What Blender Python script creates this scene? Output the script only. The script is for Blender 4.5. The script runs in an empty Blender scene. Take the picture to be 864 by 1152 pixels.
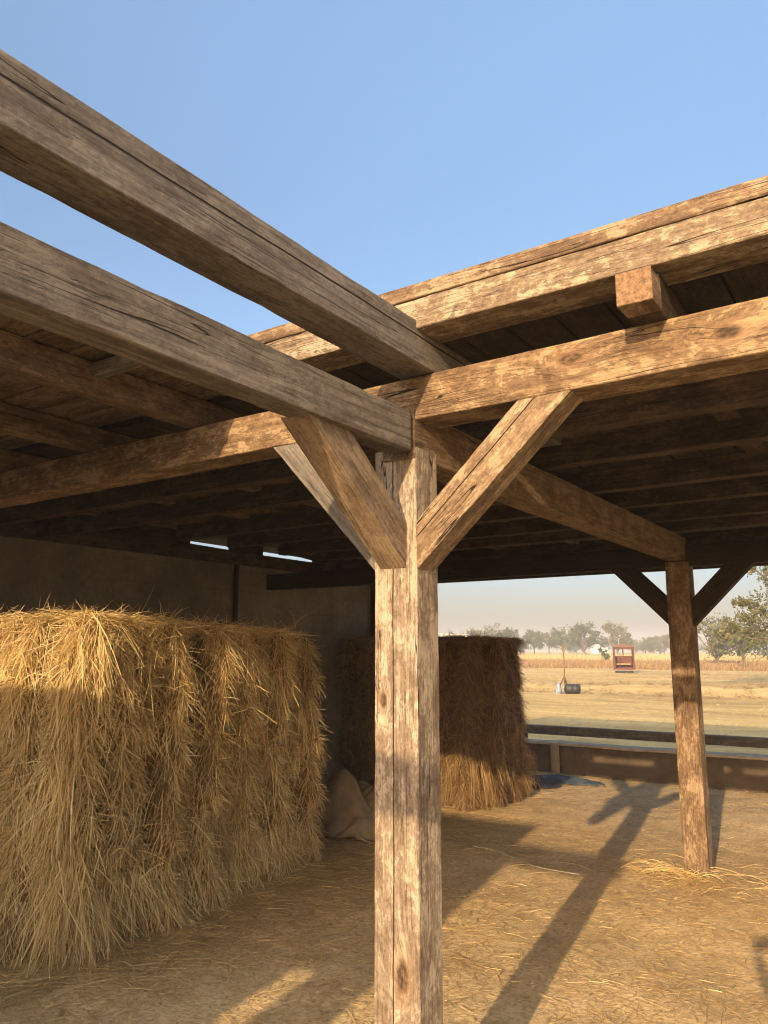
import bpy, math, random
import numpy as np
from mathutils import Vector, Matrix, noise

random.seed(7)
rng = np.random.default_rng(11)
scene = bpy.context.scene
col = scene.collection
PI = math.pi

# ------------------------------------------------------------------ naming helpers
def tag(o, label=None, cat=None, group=None, kind=None):
    if label: o['label'] = label
    if cat: o['category'] = cat
    if group: o['group'] = group
    if kind: o['kind'] = kind
    return o

def empty(name, loc=(0, 0, 0), rz=0.0):
    o = bpy.data.objects.new(name, None)
    o.empty_display_size = 0.2
    o.location = loc
    o.rotation_euler = (0, 0, rz)
    col.objects.link(o)
    return o

def link_mesh(name, me, mats, parent=None, loc=None, rot=None):
    o = bpy.data.objects.new(name, me)
    col.objects.link(o)
    if not isinstance(mats, (list, tuple)): mats = [mats]
    for m in mats: me.materials.append(m)
    if parent: o.parent = parent
    if loc is not None: o.location = loc
    if rot is not None: o.rotation_euler = rot
    return o

def mesh_from(verts, faces, smooth=False, mat_idx=None):
    me = bpy.data.meshes.new('m')
    me.from_pydata([tuple(v) for v in verts], [], [tuple(f) for f in faces])
    if smooth: me.polygons.foreach_set('use_smooth', [True] * len(me.polygons))
    if mat_idx is not None: me.polygons.foreach_set('material_index', mat_idx)
    me.update()
    return me

def mesh_quads(V, Q, tint=None, smooth=False):
    """fast numpy mesh: V (n,3), Q (m,k) with k = 3 or 4, tint per vertex"""
    me = bpy.data.meshes.new('m')
    V = np.ascontiguousarray(V, dtype=np.float32); Q = np.ascontiguousarray(Q, dtype=np.int32)
    k = Q.shape[1]
    me.vertices.add(len(V)); me.vertices.foreach_set('co', V.ravel())
    me.loops.add(Q.size); me.loops.foreach_set('vertex_index', Q.ravel())
    me.polygons.add(len(Q))
    me.polygons.foreach_set('loop_start', np.arange(0, Q.size, k, dtype=np.int32))
    if smooth: me.polygons.foreach_set('use_smooth', np.ones(len(Q), dtype=bool))
    if tint is not None:
        a = me.attributes.new('tint', 'FLOAT', 'POINT')
        a.data.foreach_set('value', np.ascontiguousarray(tint, dtype=np.float32))
    me.update(calc_edges=True)
    return me

# ------------------------------------------------------------------ material helpers
class NT:
    def __init__(s, name):
        s.m = bpy.data.materials.new(name); s.m.use_nodes = True
        s.t = s.m.node_tree; s.n = s.t.nodes; s.l = s.t.links
        s.bsdf = s.n['Principled BSDF']
    def node(s, typ, **kw):
        nd = s.n.new(typ)
        for k, v in kw.items(): setattr(nd, k, v)
        return nd
    def set(s, sock, v):
        if hasattr(v, 'is_linked') or isinstance(v, bpy.types.NodeSocket): s.l.new(v, sock)
        elif isinstance(v, (tuple, list)) and len(v) == 3 and sock.type == 'RGBA': sock.default_value = (*v, 1)
        else: sock.default_value = v
    def coord(s, out='Object'): return s.node('ShaderNodeTexCoord').outputs[out]
    def vmath(s, op, a, b=None):
        nd = s.node('ShaderNodeVectorMath', operation=op); s.set(nd.inputs[0], a)
        if b is not None: s.set(nd.inputs[1], b)
        return nd.outputs['Value'] if op in ('LENGTH', 'DOT_PRODUCT', 'DISTANCE') else nd.outputs[0]
    def math(s, op, a, b=None, c=None, clamp=False):
        nd = s.node('ShaderNodeMath', operation=op, use_clamp=clamp); s.set(nd.inputs[0], a)
        if b is not None: s.set(nd.inputs[1], b)
        if c is not None: s.set(nd.inputs[2], c)
        return nd.outputs[0]
    def noise(s, vec, scale, detail=4, rough=.55, dist=0.0, out=0):
        nd = s.node('ShaderNodeTexNoise'); s.set(nd.inputs['Vector'], vec)
        nd.inputs['Scale'].default_value = scale; nd.inputs['Detail'].default_value = detail
        nd.inputs['Roughness'].default_value = rough; nd.inputs['Distortion'].default_value = dist
        return nd.outputs[out]
    def ramp(s, fac, stops, interp='LINEAR'):
        nd = s.node('ShaderNodeValToRGB'); cr = nd.color_ramp; cr.interpolation = interp
        while len(cr.elements) < len(stops): cr.elements.new(.5)
        for e, (p, c) in zip(cr.elements, stops):
            e.position = p; e.color = (*c, 1) if len(c) == 3 else c
        s.set(nd.inputs[0], fac); return nd.outputs[0]
    def mapr(s, v, a, b, c=0.0, d=1.0):
        nd = s.node('ShaderNodeMapRange'); nd.clamp = True
        s.set(nd.inputs[0], v)
        for i, x in enumerate((a, b, c, d)): nd.inputs[i + 1].default_value = x
        return nd.outputs[0]
    def mix(s, f, a, b, blend='MIX'):
        nd = s.node('ShaderNodeMix', data_type='RGBA', blend_type=blend)
        s.set(nd.inputs[0], f); s.set(nd.inputs[6], a); s.set(nd.inputs[7], b)
        return nd.outputs[2]
    def bump(s, h, strength=.5, dist=.01, prev=None):
        nd = s.node('ShaderNodeBump'); nd.inputs['Strength'].default_value = strength
        nd.inputs['Distance'].default_value = dist; s.set(nd.inputs['Height'], h)
        if prev is not None: s.set(nd.inputs['Normal'], prev)
        return nd.outputs[0]
    def fin(s, colr, rough=.8, normal=None, spec=.3):
        s.set(s.bsdf.inputs['Base Color'], colr); s.set(s.bsdf.inputs['Roughness'], rough)
        s.bsdf.inputs['Specular IOR Level'].default_value = spec
        if normal is not None: s.set(s.bsdf.inputs['Normal'], normal)
        return s.m

_wi = [0]
def wood(name='wood', dark=(.10, .068, .042), mid=(.24, .17, .105), light=(.46, .36, .24), patch=.5, grey=0.0,
         knots=(), seams=(), grain=1.0):
    """timber; object X runs along the length. knots: (x,y,z,r) local; seams: (axis 'y'/'z', value, side axis sign) local"""
    _wi[0] += 1
    n = NT(name)
    co = n.coord()
    oi = n.node('ShaderNodeObjectInfo').outputs['Random']
    off = n.node('ShaderNodeCombineXYZ'); n.set(off.inputs[0], n.math('MULTIPLY', oi, 37.0)); n.set(off.inputs[1], n.math('MULTIPLY', oi, 11.3)); off.inputs[2].default_value = _wi[0] * 3.7
    p = n.vmath('ADD', co, off.outputs[0])
    # knots warp the grain
    kmask = None
    warp = None
    for (kx, ky, kz, r) in knots:
        d = n.vmath('MULTIPLY', n.vmath('SUBTRACT', co, (kx, ky, kz)), (.5, 1.0, 1.0))
        ln = n.vmath('LENGTH', d)
        g = n.math('POWER', 2.718, n.math('MULTIPLY', n.math('MULTIPLY', ln, ln), -1.0 / (r * r * 4.5)))
        warp = g if warp is None else n.math('ADD', warp, g)
        kk = n.mapr(n.math('ADD', ln, n.math('MULTIPLY', n.noise(p, 60, 3), r * .5)), r * .9, r * 1.35, 1.0, 0.0)
        kmask = kk if kmask is None else n.math('MAXIMUM', kmask, kk)
    if warp is not None:
        w3 = n.node('ShaderNodeCombineXYZ')
        w = n.math('MULTIPLY', warp, .022)
        for i in (1, 2): n.set(w3.inputs[i], w)
        n.set(w3.inputs[0], n.math('MULTIPLY', warp, .10))
        p = n.vmath('ADD', p, w3.outputs[0])
    wob = n.vmath('MULTIPLY', n.vmath('SUBTRACT', n.noise(n.vmath('MULTIPLY', p, (1.2, 3, 3)), 1.6, 3, out=1), (.5, .5, .5)), (0, .018, .018))
    p2 = n.vmath('ADD', p, wob)
    broad = n.noise(n.vmath('MULTIPLY', p2, (.9, 24, 24)), 2.2, 6, .68)
    fine = n.noise(n.vmath('MULTIPLY', p2, (2.0, 75, 75)), 1.6, 5, .7)
    blot = n.noise(n.vmath('MULTIPLY', p, (2.2, 5.0, 5.0)), 2.8, 9, .64, .3)
    blot2 = n.noise(n.vmath('MULTIPLY', p, (5.0, 8.5, 8.5)), 7.5, 8, .72, .3)
    base = n.mix(.55, mid, n.ramp(broad, [(.28, dark), (.5, mid), (.74, light)]))
    # flaked pale and dark patches with ragged edges
    pm = n.mapr(n.math('ADD', n.math('MULTIPLY', blot, .6), n.math('MULTIPLY', blot2, .4)), .510, .545)
    base = n.mix(n.math('MULTIPLY', pm, patch), base, light)
    dm = n.mapr(n.math('ADD', n.math('MULTIPLY', blot, .55), n.math('MULTIPLY', blot2, .45)), .470, .440)
    base = n.mix(n.math('MULTIPLY', dm, .6 * min(1, patch + .3)), base, dark)
    if grey:
        g = n.mapr(n.noise(n.vmath('MULTIPLY', p, (1, 3, 3)), 1.7, 5), .35, .65)
        base = n.mix(n.math('MULTIPLY', g, grey), base, n.ramp(broad, [(.25, (.06, .053, .046)), (.55, (.155, .14, .122)), (.8, (.28, .26, .225))]))
    fg = n.mapr(fine, .3, .7, .72, 1.22)
    fg = n.math('MULTIPLY', fg, n.mapr(n.noise(n.vmath('MULTIPLY', p, (1, 1.8, 1.8)), 70, 3, .7), .3, .7, .82, 1.14))
    gcol = n.node('ShaderNodeCombineXYZ')
    for i in range(3): n.set(gcol.inputs[i], fg)
    base = n.vmath('MULTIPLY', base, gcol.outputs[0])
    # long drying cracks
    cr = n.noise(n.vmath('MULTIPLY', p2, (.28, 12, 12)), 1.9, 2, .35)
    crm = n.mapr(n.math('ABSOLUTE', n.math('SUBTRACT', cr, .5)), .0018, .0055, 1.0, 0.0)
    gate = n.mapr(n.noise(n.vmath('MULTIPLY', p, (1, 3, 3)), 1.3, 2), .51, .56)
    crm = n.math('MULTIPLY', crm, gate)
    cr2 = n.noise(n.vmath('MULTIPLY', p2, (.9, 40, 40)), 1.9, 2, .5)
    crm2 = n.math('MULTIPLY', n.mapr(n.math('ABSOLUTE', n.math('SUBTRACT', cr2, .5)), .003, .010, .35, 0.0), n.mapr(n.noise(n.vmath('MULTIPLY', p, (2, 5, 5)), 2.3, 2), .46, .56))
    crm = n.math('MAXIMUM', crm, crm2)
    sx = n.node('ShaderNodeSeparateXYZ'); n.set(sx.inputs[0], co)
    for (ax, val, wdt) in seams:
        wv = n.math('MULTIPLY', n.math('SUBTRACT', n.noise(n.vmath('MULTIPLY', p, (1, 0, 0)), 1.2, 4), .5), .018)
        d = n.math('ABSOLUTE', n.math('SUBTRACT', n.math('SUBTRACT', sx.outputs['xyz'.index(ax)], val), wv))
        crm = n.math('MAXIMUM', crm, n.mapr(d, wdt * .5, wdt, 1.0, 0.0))
    base = n.mix(crm, base, (.018, .012, .008))
    h = n.math('SUBTRACT', n.math('ADD', n.math('MULTIPLY', fine, .4), n.math('ADD', n.math('MULTIPLY', broad, .6), n.math('MULTIPLY', blot2, .5))), n.math('MULTIPLY', crm, 1.6))
    if kmask is not None:
        ring = n.noise(n.vmath('MULTIPLY', co, (30, 60, 60)), 1.5, 3)
        base = n.mix(n.mapr(warp, .35, .8, 0, .5), base, (.20, .12, .065))
        base = n.mix(n.math('MULTIPLY', kmask, .85), base, n.ramp(ring, [(.38, (.012, .008, .005)), (.55, (.06, .034, .018)), (.72, (.15, .09, .05))]))
        h = n.math('SUBTRACT', h, n.math('MULTIPLY', kmask, .4))
    nb = n.bump(h, 1.0 * grain, .007)
    return n.fin(base, n.mapr(broad, .2, .8, .75, .92), nb, .25)

def simple(name, c1, c2=None, scale=8, rough=.8, bump=.3, bdist=.01, detail=5, spec=.3, metallic=0.0):
    n = NT(name)
    nz = n.noise(n.coord(), scale, detail, .6)
    c2 = c2 or tuple(x * .6 for x in c1)
    m = n.fin(n.ramp(nz, [(.3, c2), (.7, c1)]), rough, n.bump(nz, bump, bdist), spec)
    n.bsdf.inputs['Metallic'].default_value = metallic
    return m

def straw_mat(name, stops, transl=.34):
    n = NT(name)
    t = n.node('ShaderNodeAttribute', attribute_name='tint').outputs['Fac']
    c = n.ramp(t, stops)
    nz = n.noise(n.coord(), 2.2, 4)
    c = n.mix(n.mapr(nz, .35, .7, 0, .45), c, stops[0][1])
    n.fin(c, .5, None, .35)
    tr = n.node('ShaderNodeBsdfTranslucent'); n.set(tr.inputs[0], c)
    mx = n.node('ShaderNodeMixShader'); mx.inputs[0].default_value = transl
    n.l.new(n.bsdf.outputs[0], mx.inputs[1]); n.l.new(tr.outputs[0], mx.inputs[2])
    n.l.new(mx.outputs[0], n.n['Material Output'].inputs[0])
    return n.m

M = {}
M['beam_grey'] = wood('weathered_beam', dark=(.046, .038, .030), mid=(.125, .106, .087), light=(.25, .22, .185), patch=.45, grey=.55)
M['tan'] = wood('tan_timber', dark=(.07, .043, .025), mid=(.155, .103, .062), light=(.30, .225, .145), patch=.75)
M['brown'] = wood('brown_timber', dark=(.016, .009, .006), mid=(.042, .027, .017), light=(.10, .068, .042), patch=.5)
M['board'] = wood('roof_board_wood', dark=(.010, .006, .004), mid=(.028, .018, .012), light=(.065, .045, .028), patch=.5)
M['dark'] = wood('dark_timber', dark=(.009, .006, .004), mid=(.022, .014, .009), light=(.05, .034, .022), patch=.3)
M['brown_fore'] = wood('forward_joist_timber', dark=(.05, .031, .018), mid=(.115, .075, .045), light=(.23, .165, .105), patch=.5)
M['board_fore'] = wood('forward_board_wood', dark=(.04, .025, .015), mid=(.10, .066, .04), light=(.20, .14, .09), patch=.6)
M['straw'] = straw_mat('straw_strand', [(0, (.20, .115, .04)), (.3, (.56, .39, .155)), (.65, (.80, .62, .29)), (1, (.92, .80, .50))])
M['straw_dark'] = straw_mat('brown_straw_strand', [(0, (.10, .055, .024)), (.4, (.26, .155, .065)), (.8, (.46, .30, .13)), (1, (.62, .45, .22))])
M['straw_core'] = simple('straw_core', (.20, .13, .055), (.07, .042, .018), 45, .9, .9, .03)  # dark colour paints in the shade of the gaps between bundles
M['litter'] = straw_mat('ground_straw', [(0, (.22, .14, .06)), (.4, (.46, .32, .14)), (.85, (.66, .50, .25)), (1, (.76, .63, .37))], .1)

# ------------------------------------------------------------------ timber geometry
def beam(name, a, b, wy, wz, mat, parent=None, up=(0, 0, 1), jit=.004, bev=.003, seg=.07, cut0=0.0, cut1=0.0, capmat=None, warp=0.0):
    """timber from a to b (centre line). wy wide, wz tall. cut0/cut1: slope of the ends (shift of local x per local z)"""
    a = Vector(a); b = Vector(b); X = (b - a); L = X.length; X.normalize()
    Z = Vector(up); Y = Z.cross(X).normalized(); Z = X.cross(Y).normalized()
    hy, hz = wy / 2, wz / 2
    def side(h):
        e = h - bev; return [-e, -e + .006, -e * .5, 0, e * .5, e - .006, e]
    ring = []
    for v in side(hy): ring.append((v, -hz))
    for v in side(hz): ring.append((hy, v))
    for v in side(hy): ring.append((-v, hz))
    for v in side(hz): ring.append((-hy, -v))
    n = len(ring); k = max(2, int(L / seg)); off = Vector((random.uniform(0, 50), random.uniform(0, 50), random.uniform(0, 50)))
    V = []; Fc = []
    for i in range(k + 1):
        t = i / k; x = -L / 2 + L * t
        wv = math.sin(t * PI) * warp
        for (y, z) in ring:
            q = Vector((x * 2.5, y * 9, z * 9)) + off
            d = noise.noise(q) * jit * .3 + noise.noise(q * 3.1) * jit * .2
            corner = (abs(y) > hy - bev * 1.5 and abs(z) > hz - bev * 1.5)
            if corner: d -= max(0, noise.noise(Vector((x * 14, y * 20, z * 20)) + off) - .2) * jit * 1.6
            r = math.hypot(y, z) or 1
            yy = y * (1 + d / r * 1.0); zz = z * (1 + d / r * 1.0)
            xx = x + (cut0 * z * (1 - t) + cut1 * z * t)
            V.append((xx, yy, zz + wv))
    for i in range(k):
        for j in range(n):
            j2 = (j + 1) % n
            Fc.append((i * n + j, i * n + j2, (i + 1) * n + j2, (i + 1) * n + j))
    ns = len(Fc)
    # inset end caps
    for (i0, sgn) in ((0, -1), (k, 1)):
        c = len(V)
        for j, (y, z) in enumerate(ring):
            vx = V[i0 * n + j]
            V.append((vx[0] + sgn * .003, vx[1] * .95, vx[2] * .95))
        for j in range(n):
            j2 = (j + 1) % n
            f = (i0 * n + j, i0 * n + j2, c + j2, c + j)
            Fc.append(f if sgn < 0 else f[::-1])
        cap = tuple(range(c, c + n))
        Fc.append(cap[::-1] if sgn > 0 else cap)
    nsm = [1] * ns + [0] * (len(Fc) - ns)
    # orientation: make normals point out
    Fc = [f[::-1] for f in Fc]
    me = mesh_from(V, Fc)
    me.polygons.foreach_set('use_smooth', [bool(s) for s in nsm])
    me.set_sharp_from_angle(angle=math.radians(24))
    if capmat: me.polygons.foreach_set('material_index', [0 if s else 1 for s in nsm])
    o = link_mesh(name, me, [mat] + ([capmat] if capmat else []), parent)
    R = Matrix((X, Y, Z)).transposed().to_4x4(); R.translation = (a + b) / 2
    if parent: R = Matrix.Translation(-Vector(parent.location)) @ R
    o.matrix_basis = R
    return o

def box(x0, x1, y0, y1, z0, z1):
    V = [(x0, y0, z0), (x1, y0, z0), (x1, y1, z0), (x0, y1, z0), (x0, y0, z1), (x1, y0, z1), (x1, y1, z1), (x0, y1, z1)]
    F = [(0, 3, 2, 1), (4, 5, 6, 7), (0, 1, 5, 4), (1, 2, 6, 5), (2, 3, 7, 6), (3, 0, 4, 7)]
    return V, F

def boxes(name, lst, mat, parent=None, bevel=0.0):
    V = []; F = []
    for b in lst:
        v, f = box(*b); o = len(V); V += v; F += [tuple(i + o for i in q) for q in f]
    ob = link_mesh(name, mesh_from(V, F), mat, parent)
    if parent: ob.location = -Vector(parent.location)
    if bevel:
        m = ob.modifiers.new('b', 'BEVEL'); m.width = bevel; m.segments = 2
    return ob

# ================================================================== THE SHED
shed = empty('timber_shed', (0, 0, 0))
tag(shed, 'open-fronted shed of rough weathered timber posts, braces and beams under a board roof', 'shed')

post_mat = wood('post_timber', dark=(.105, .074, .050), mid=(.205, .158, .113), light=(.37, .308, .232), patch=.8,
                knots=[(-.50, -.024, .072, .026), (.35, .05, .072, .014)], seams=[('y', .010, .0022)])
header_mat = wood('header_timber', dark=(.07, .04, .022), mid=(.155, .10, .055), light=(.31, .225, .13), patch=.7,
                  knots=[(.56 + .15, -.07, .02, .022), (1.02 + .15, -.07, .0, .022), (2.4, -.07, 0, .02)])
fascia_mat = wood('fascia_timber', dark=(.08, .055, .035), mid=(.165, .12, .078), light=(.33, .27, .185), patch=.8, knots=[(.9, -.08, .01, .02)])
stub_mat = simple('end_grain', (.27, .165, .09), (.085, .05, .026), 60, .9, .9, .01)
beam1_mat = wood('cracked_grey_beam', dark=(.050, .042, .034), mid=(.135, .116, .096), light=(.265, .238, .20), patch=.45, grey=.5, seams=[('z', .022, .0035)])

# main post: local X is up, cross-section 0.17 x 0.14
def post(x0, x1, y0, y1, h, mat, bl=0.0, **k):
    b = (x0 + x1) / 2, (y0 + y1) / 2
    return beam('post', (b[0], b[1], -.15), (b[0] , b[1], h), x1 - x0, y1 - y0, mat, shed, up=(0, -1, 0), seg=.08, **k)
p1 = post(-.0875, .0875, -.09, .055, 2.30, post_mat, jit=.004)
p2 = beam('post', (.022, 3.835, -.15), (.022, 3.835, 2.25), .17, .16, M['tan'], shed, up=(0, -1, 0))
for (px, py) in ((3.9, -.02), (3.9, 3.84)):
    post(px - .08, px + .08, py - .07, py + .07, 2.39, M['tan'])

# header across the front
hd = beam('header_beam', (-4.2, -.015, 2.478), (4.1, -.015, 2.478), .15, .158, header_mat, shed, jit=.004)
# long tie beams that run out over the yard
b2 = beam('tie_beam', (.038, -2.35, 2.345), (.038, -.125, 2.350), .100, .142, M['beam_grey'], shed, jit=.006, seg=.06)
b1 = beam('tie_beam', (.092, -2.45, 2.637), (.092, 1.3, 2.637), .143, .152, beam1_mat, shed, jit=.005, seg=.06)
pur = beam('purlin', (.018, -.095, 2.35), (.018, 3.83, 2.35), .135, .178, wood('purlin_timber', dark=(.06, .038, .02), mid=(.13, .085, .05), light=(.26, .18, .11), patch=.5), shed, jit=.004)
beam('purlin', (3.9, -.08, 2.31), (3.9, 3.83, 2.31), .13, .15, M['brown'], shed)
# far header
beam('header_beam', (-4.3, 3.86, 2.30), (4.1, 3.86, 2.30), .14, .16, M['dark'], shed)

def brace(a, b, wy, wz, mat, up, cut0, cut1): return beam('brace', a, b, wy, wz, mat, shed, up=up, cut0=cut0, cut1=cut1, jit=.003, seg=.06)
# right brace in the header plane; a/b on the centre line
brace_mat = wood('brace_timber', dark=(.08, .05, .03), mid=(.175, .12, .073), light=(.33, .25, .16), patch=.75, seams=[('z', .018, .0022)])
def brace_x(xa, za, xb, zb, y, th, w, mat):
    a = Vector((xa, y, za)); b = Vector((xb, y, zb)); d = (b - a).normalized()
    sl = d.x / d.z   # ends: bottom cut vertical (against post), top cut horizontal (under header)
    # up vector = in-plane normal
    up = Vector((-d.z, 0, d.x)) if d.x > 0 else Vector((d.z, 0, -d.x))
    # local z along 'up'; vertical end plane: shift x_local per z_local = -(up.x)/(d.x); horizontal: -(up.z)/(d.z)
    return brace(a, b, th, w, mat, up, -up.x / d.x, -up.z / d.z)
brace_x(.087, 1.955, .565, 2.398, -.03, .115, .125, brace_mat)
brace_x(-.087, 1.955, -.510, 2.398, -.03, .11, .12, M['beam_grey'])
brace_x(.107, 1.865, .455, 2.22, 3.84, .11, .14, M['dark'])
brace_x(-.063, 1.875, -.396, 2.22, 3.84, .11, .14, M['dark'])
# front brace from the tie beam down to the post face
a = Vector((-.008, -.09, 1.955)); b = Vector((.012, -.545, 2.279))
d = (b - a).normalized(); up = Vector((0, d.z, -d.y)); 
brace(a, b, .108, .13, wood('front_brace_timber', dark=(.09, .058, .034), mid=(.20, .14, .09), light=(.35, .27, .18), patch=.45, grey=.25, knots=[(.05, -.062, .01, .016)]), up, -up.y / d.y, -up.z / d.z)

# fascia beam and cap board at the eave
beam('fascia', (-.84, -.122, 2.735), (4.2, -.122, 2.735), .166, .108, fascia_mat, shed, jit=.004)
beam('cap_board', (-.84, -.078, 2.818), (4.2, -.078, 2.818), .262, .054, M['tan'], shed, jit=.004)
# short joist with its sawn end showing
beam('joist', (.914, -.16, 2.617), (.914, 3.9, 2.617), .099, .122, M['brown'], shed)
beam('joist_end', (.914, -.253, 2.606), (.914, -.158, 2.606), .101, .1, M['tan'], shed, capmat=stub_mat)
for x, y0, zc, hh in ((-1.06, -2.05, 2.62, .118), (-1.82, -2.05, 2.62, .118), (-2.6, -2.05, 2.62, .118), (-3.4, -2.05, 2.62, .118), (1.78, -.16, 2.617, .122), (2.6, -.16, 2.617, .122), (3.5, -.16, 2.617, .122)):
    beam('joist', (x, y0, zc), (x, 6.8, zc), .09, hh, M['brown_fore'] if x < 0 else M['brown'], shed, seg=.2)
# rafters across
for y in (.60, 1.15, 1.86, 2.42, 3.08, 3.62, 4.6, 5.4, 6.6):
    zr, hr = 2.522, .12
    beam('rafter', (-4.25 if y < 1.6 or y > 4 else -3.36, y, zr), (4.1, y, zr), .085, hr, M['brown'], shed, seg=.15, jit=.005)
# battens under the forward roof
for y, x0, x1 in ((-.62, -1.01, -.76), (-1.05, -1.8, -1.1), (-.9, -2.56, -1.86)):
    beam('batten', (x0, y, 2.645), (x1, y, 2.645), .06, .045, M['beam_grey'], shed)
# roof boards
x = -4.55
while x < 4.15:
    w = random.uniform(.15, .19)
    dz = random.uniform(-.004, .004)
    if True:
        zb = 2.697 + dz; inner = x + w / 2 > -.80
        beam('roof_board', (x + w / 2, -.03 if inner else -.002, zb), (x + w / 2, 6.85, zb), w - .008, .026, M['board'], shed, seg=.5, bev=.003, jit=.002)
    x += w
y = -2.1
while y < -.1:
    w = .17
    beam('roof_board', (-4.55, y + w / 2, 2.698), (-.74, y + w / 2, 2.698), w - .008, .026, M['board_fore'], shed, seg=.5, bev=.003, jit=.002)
    y += w
boxes('roof_light_seal', [(-.755, 4.25, .058, 6.95, 2.718, 2.749), (-4.6, -.76, -2.12, 6.94, 2.718, 2.748)], simple('seal_sheet', (.3, .27, .24), rough=.7), shed)  # unseen covering added to stop light leaking through the board seams

# unseen beam and post added behind the photographer to cast a shadow band
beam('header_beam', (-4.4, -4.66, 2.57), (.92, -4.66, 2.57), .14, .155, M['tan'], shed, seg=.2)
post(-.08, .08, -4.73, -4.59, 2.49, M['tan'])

# ================================================================== side wall
wall = empty('plaster_wall', (-4.25, 2.8, 0))
tag(wall, 'dark plastered side wall behind the straw stacks with a timber plate on top', 'wall')
n = NT('old_plaster')
co = n.coord()
nz = n.noise(co, 1.3, 7, .6); nf = n.noise(co, 22, 5, .6)
cc = n.ramp(nz, [(.3, (.10, .085, .068)), (.55, (.19, .165, .135)), (.75, (.27, .24, .20))])
cc = n.mix(n.mapr(nf, .45, .62, 0, .3), cc, (.10, .085, .065))
sw = n.node('ShaderNodeSeparateXYZ'); n.set(sw.inputs[0], n.vmath('ADD', co, n.vmath('MULTIPLY', n.noise(co, 3, 3, out=1), (.03, .03, .03))))
cw = n.node('ShaderNodeCombineXYZ'); n.set(cw.inputs[0], sw.outputs[1]); n.set(cw.inputs[1], sw.outputs[2])
br = n.node('ShaderNodeTexBrick'); n.set(br.inputs['Vector'], cw.outputs[0]); br.inputs['Scale'].default_value = 1.0; br.inputs['Brick Width'].default_value = .42; br.inputs['Row Height'].default_value = .2; br.inputs['Mortar Size'].default_value = .012; br.inputs['Mortar Smooth'].default_value = .6
jm = n.math('MULTIPLY', br.outputs['Fac'], n.mapr(n.noise(co, 1.1, 3), .42, .55))
cc = n.mix(n.math('MULTIPLY', jm, .22), cc, (.07, .058, .045))
nline = n.noise(n.vmath('MULTIPLY', co, (1, 1.0, 14)), 1.5, 3)
mp = n.fin(cc, .9, n.bump(n.math('ADD', nf, n.math('MULTIPLY', nline, .7)), .7, .012), .2)
for (y0, y1) in ((-2.3, 3.30), (3.325, 5.72)):
    v, f = box(-4.38, -4.20, y0, y1, -.2, 2.445)
    o = link_mesh('wall_panel', mesh_from(v, f), mp, wall); o.location = -Vector(wall.location)
M['plate'] = M['dark']
def wb(*a, **k):
    o = beam(*a, **k); return o
wb('wall_plate', (-4.25, -2.3, 2.513), (-4.25, 5.86, 2.513), .16, .13, M['brown'], wall)
wb('stud', (-4.17, 3.312, 0), (-4.17, 3.312, 2.44), .05, .03, M['dark'], wall, up=(0, 1, 0))
wb('corner_post', (-4.22, 5.80, -.1), (-4.22, 5.80, 2.44), .17, .16, M['dark'], wall, up=(0, 1, 0))
for (y0, y1) in ((-2.3, 2.74), (3.28, 3.76), (4.62, 5.2), (5.35, 5.86)):
    wb('eave_board', (-4.25, y0, 2.634), (-4.25, y1, 2.634), .03, .092, M['board'], wall, seg=.3)
wb('eave_board', (-4.22, 3.98, 2.685), (-4.22, 4.75, 2.615), .025, .05, M['board'], wall, seg=.1)
wb('eave_board', (-4.22, 2.6, 2.585), (-4.22, 3.3, 2.572), .025, .035, M['board'], wall, seg=.1)

# unseen wall added behind the photographer to throw the long shade over the stacks
shade_wall = empty('unseen_shade_wall', (-4.5, -4.9, 0))
tag(shade_wall, 'plain unseen wall added behind the photographer to shade the stacks', 'shade_wall')
o = boxes('wall', [(-9.0, -.36, -4.95, -4.78, -.1, 2.87), (-.36, -.20, -4.95, -4.78, -.1, 1.56), (-.36, -.20, -4.95, -4.78, 1.82, 2.87), (-.20, .03, -4.95, -4.78, -.1, 2.87)],  # slot shaped to let a streak of sun onto the floor
      simple('shade_wall_plaster', (.36, .30, .22), (.28, .23, .17), 3), shade_wall)
wb('wall_plate', (-9.0, -4.865, 2.90), (.03, -4.865, 2.90), .19, .06, M['tan'], shade_wall, seg=.4)

# ================================================================== STRAW
def ribbons(P, D, L, droop, w, segs=4, side=None, curl=None, lift=0.0):
    """P,D (n,3); L,droop,w (n,) -> verts, quads"""
    n_ = len(P)
    D = D / np.linalg.norm(D, axis=1, keepdims=True)
    if side is None:
        side = rng.normal(size=(n_, 3))
    S = np.cross(D, side); S /= (np.linalg.norm(S, axis=1, keepdims=True) + 1e-9)
    C = np.cross(D, rng.normal(size=(n_, 3))) if curl is None else curl
    ca = rng.normal(0, .12, n_)[:, None] if curl is None else 1.0
    V = np.zeros((n_, segs + 1, 2, 3))
    for i in range(segs + 1):
        t = i / segs
        c = P + D * (L * t)[:, None] + C * ca * (L * t * t)[:, None]
        c[:, 2] -= droop * L * t * t
        ww = (w * (1 - .55 * t))[:, None] / 2
        V[:, i, 0] = c - S * ww; V[:, i, 1] = c + S * ww
    idx = np.arange(n_)[:, None] * (segs + 1) * 2
    Q = []
    for i in range(segs):
        a_ = idx + i * 2
        Q.append(np.concatenate([a_, a_ + 1, a_ + 3, a_ + 2], 1))
    Q = np.stack(Q, 1).reshape(-1, 4)
    return V.reshape(-1, 3), Q

def merge(parts):
    Vs, Qs, Ts = [], [], []; o = 0
    for V, Q, T in parts:
        Vs.append(V); Qs.append(Q + o); Ts.append(T); o += len(V)
    return np.concatenate(Vs), np.concatenate(Qs), np.concatenate(Ts)

def tints(n_, segs, lo=0, hi=1):
    t = np.clip(rng.beta(2.0, 2.2, n_) * (hi - lo) + lo, 0, 1)
    return np.repeat(t, (segs + 1) * 2)

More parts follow.
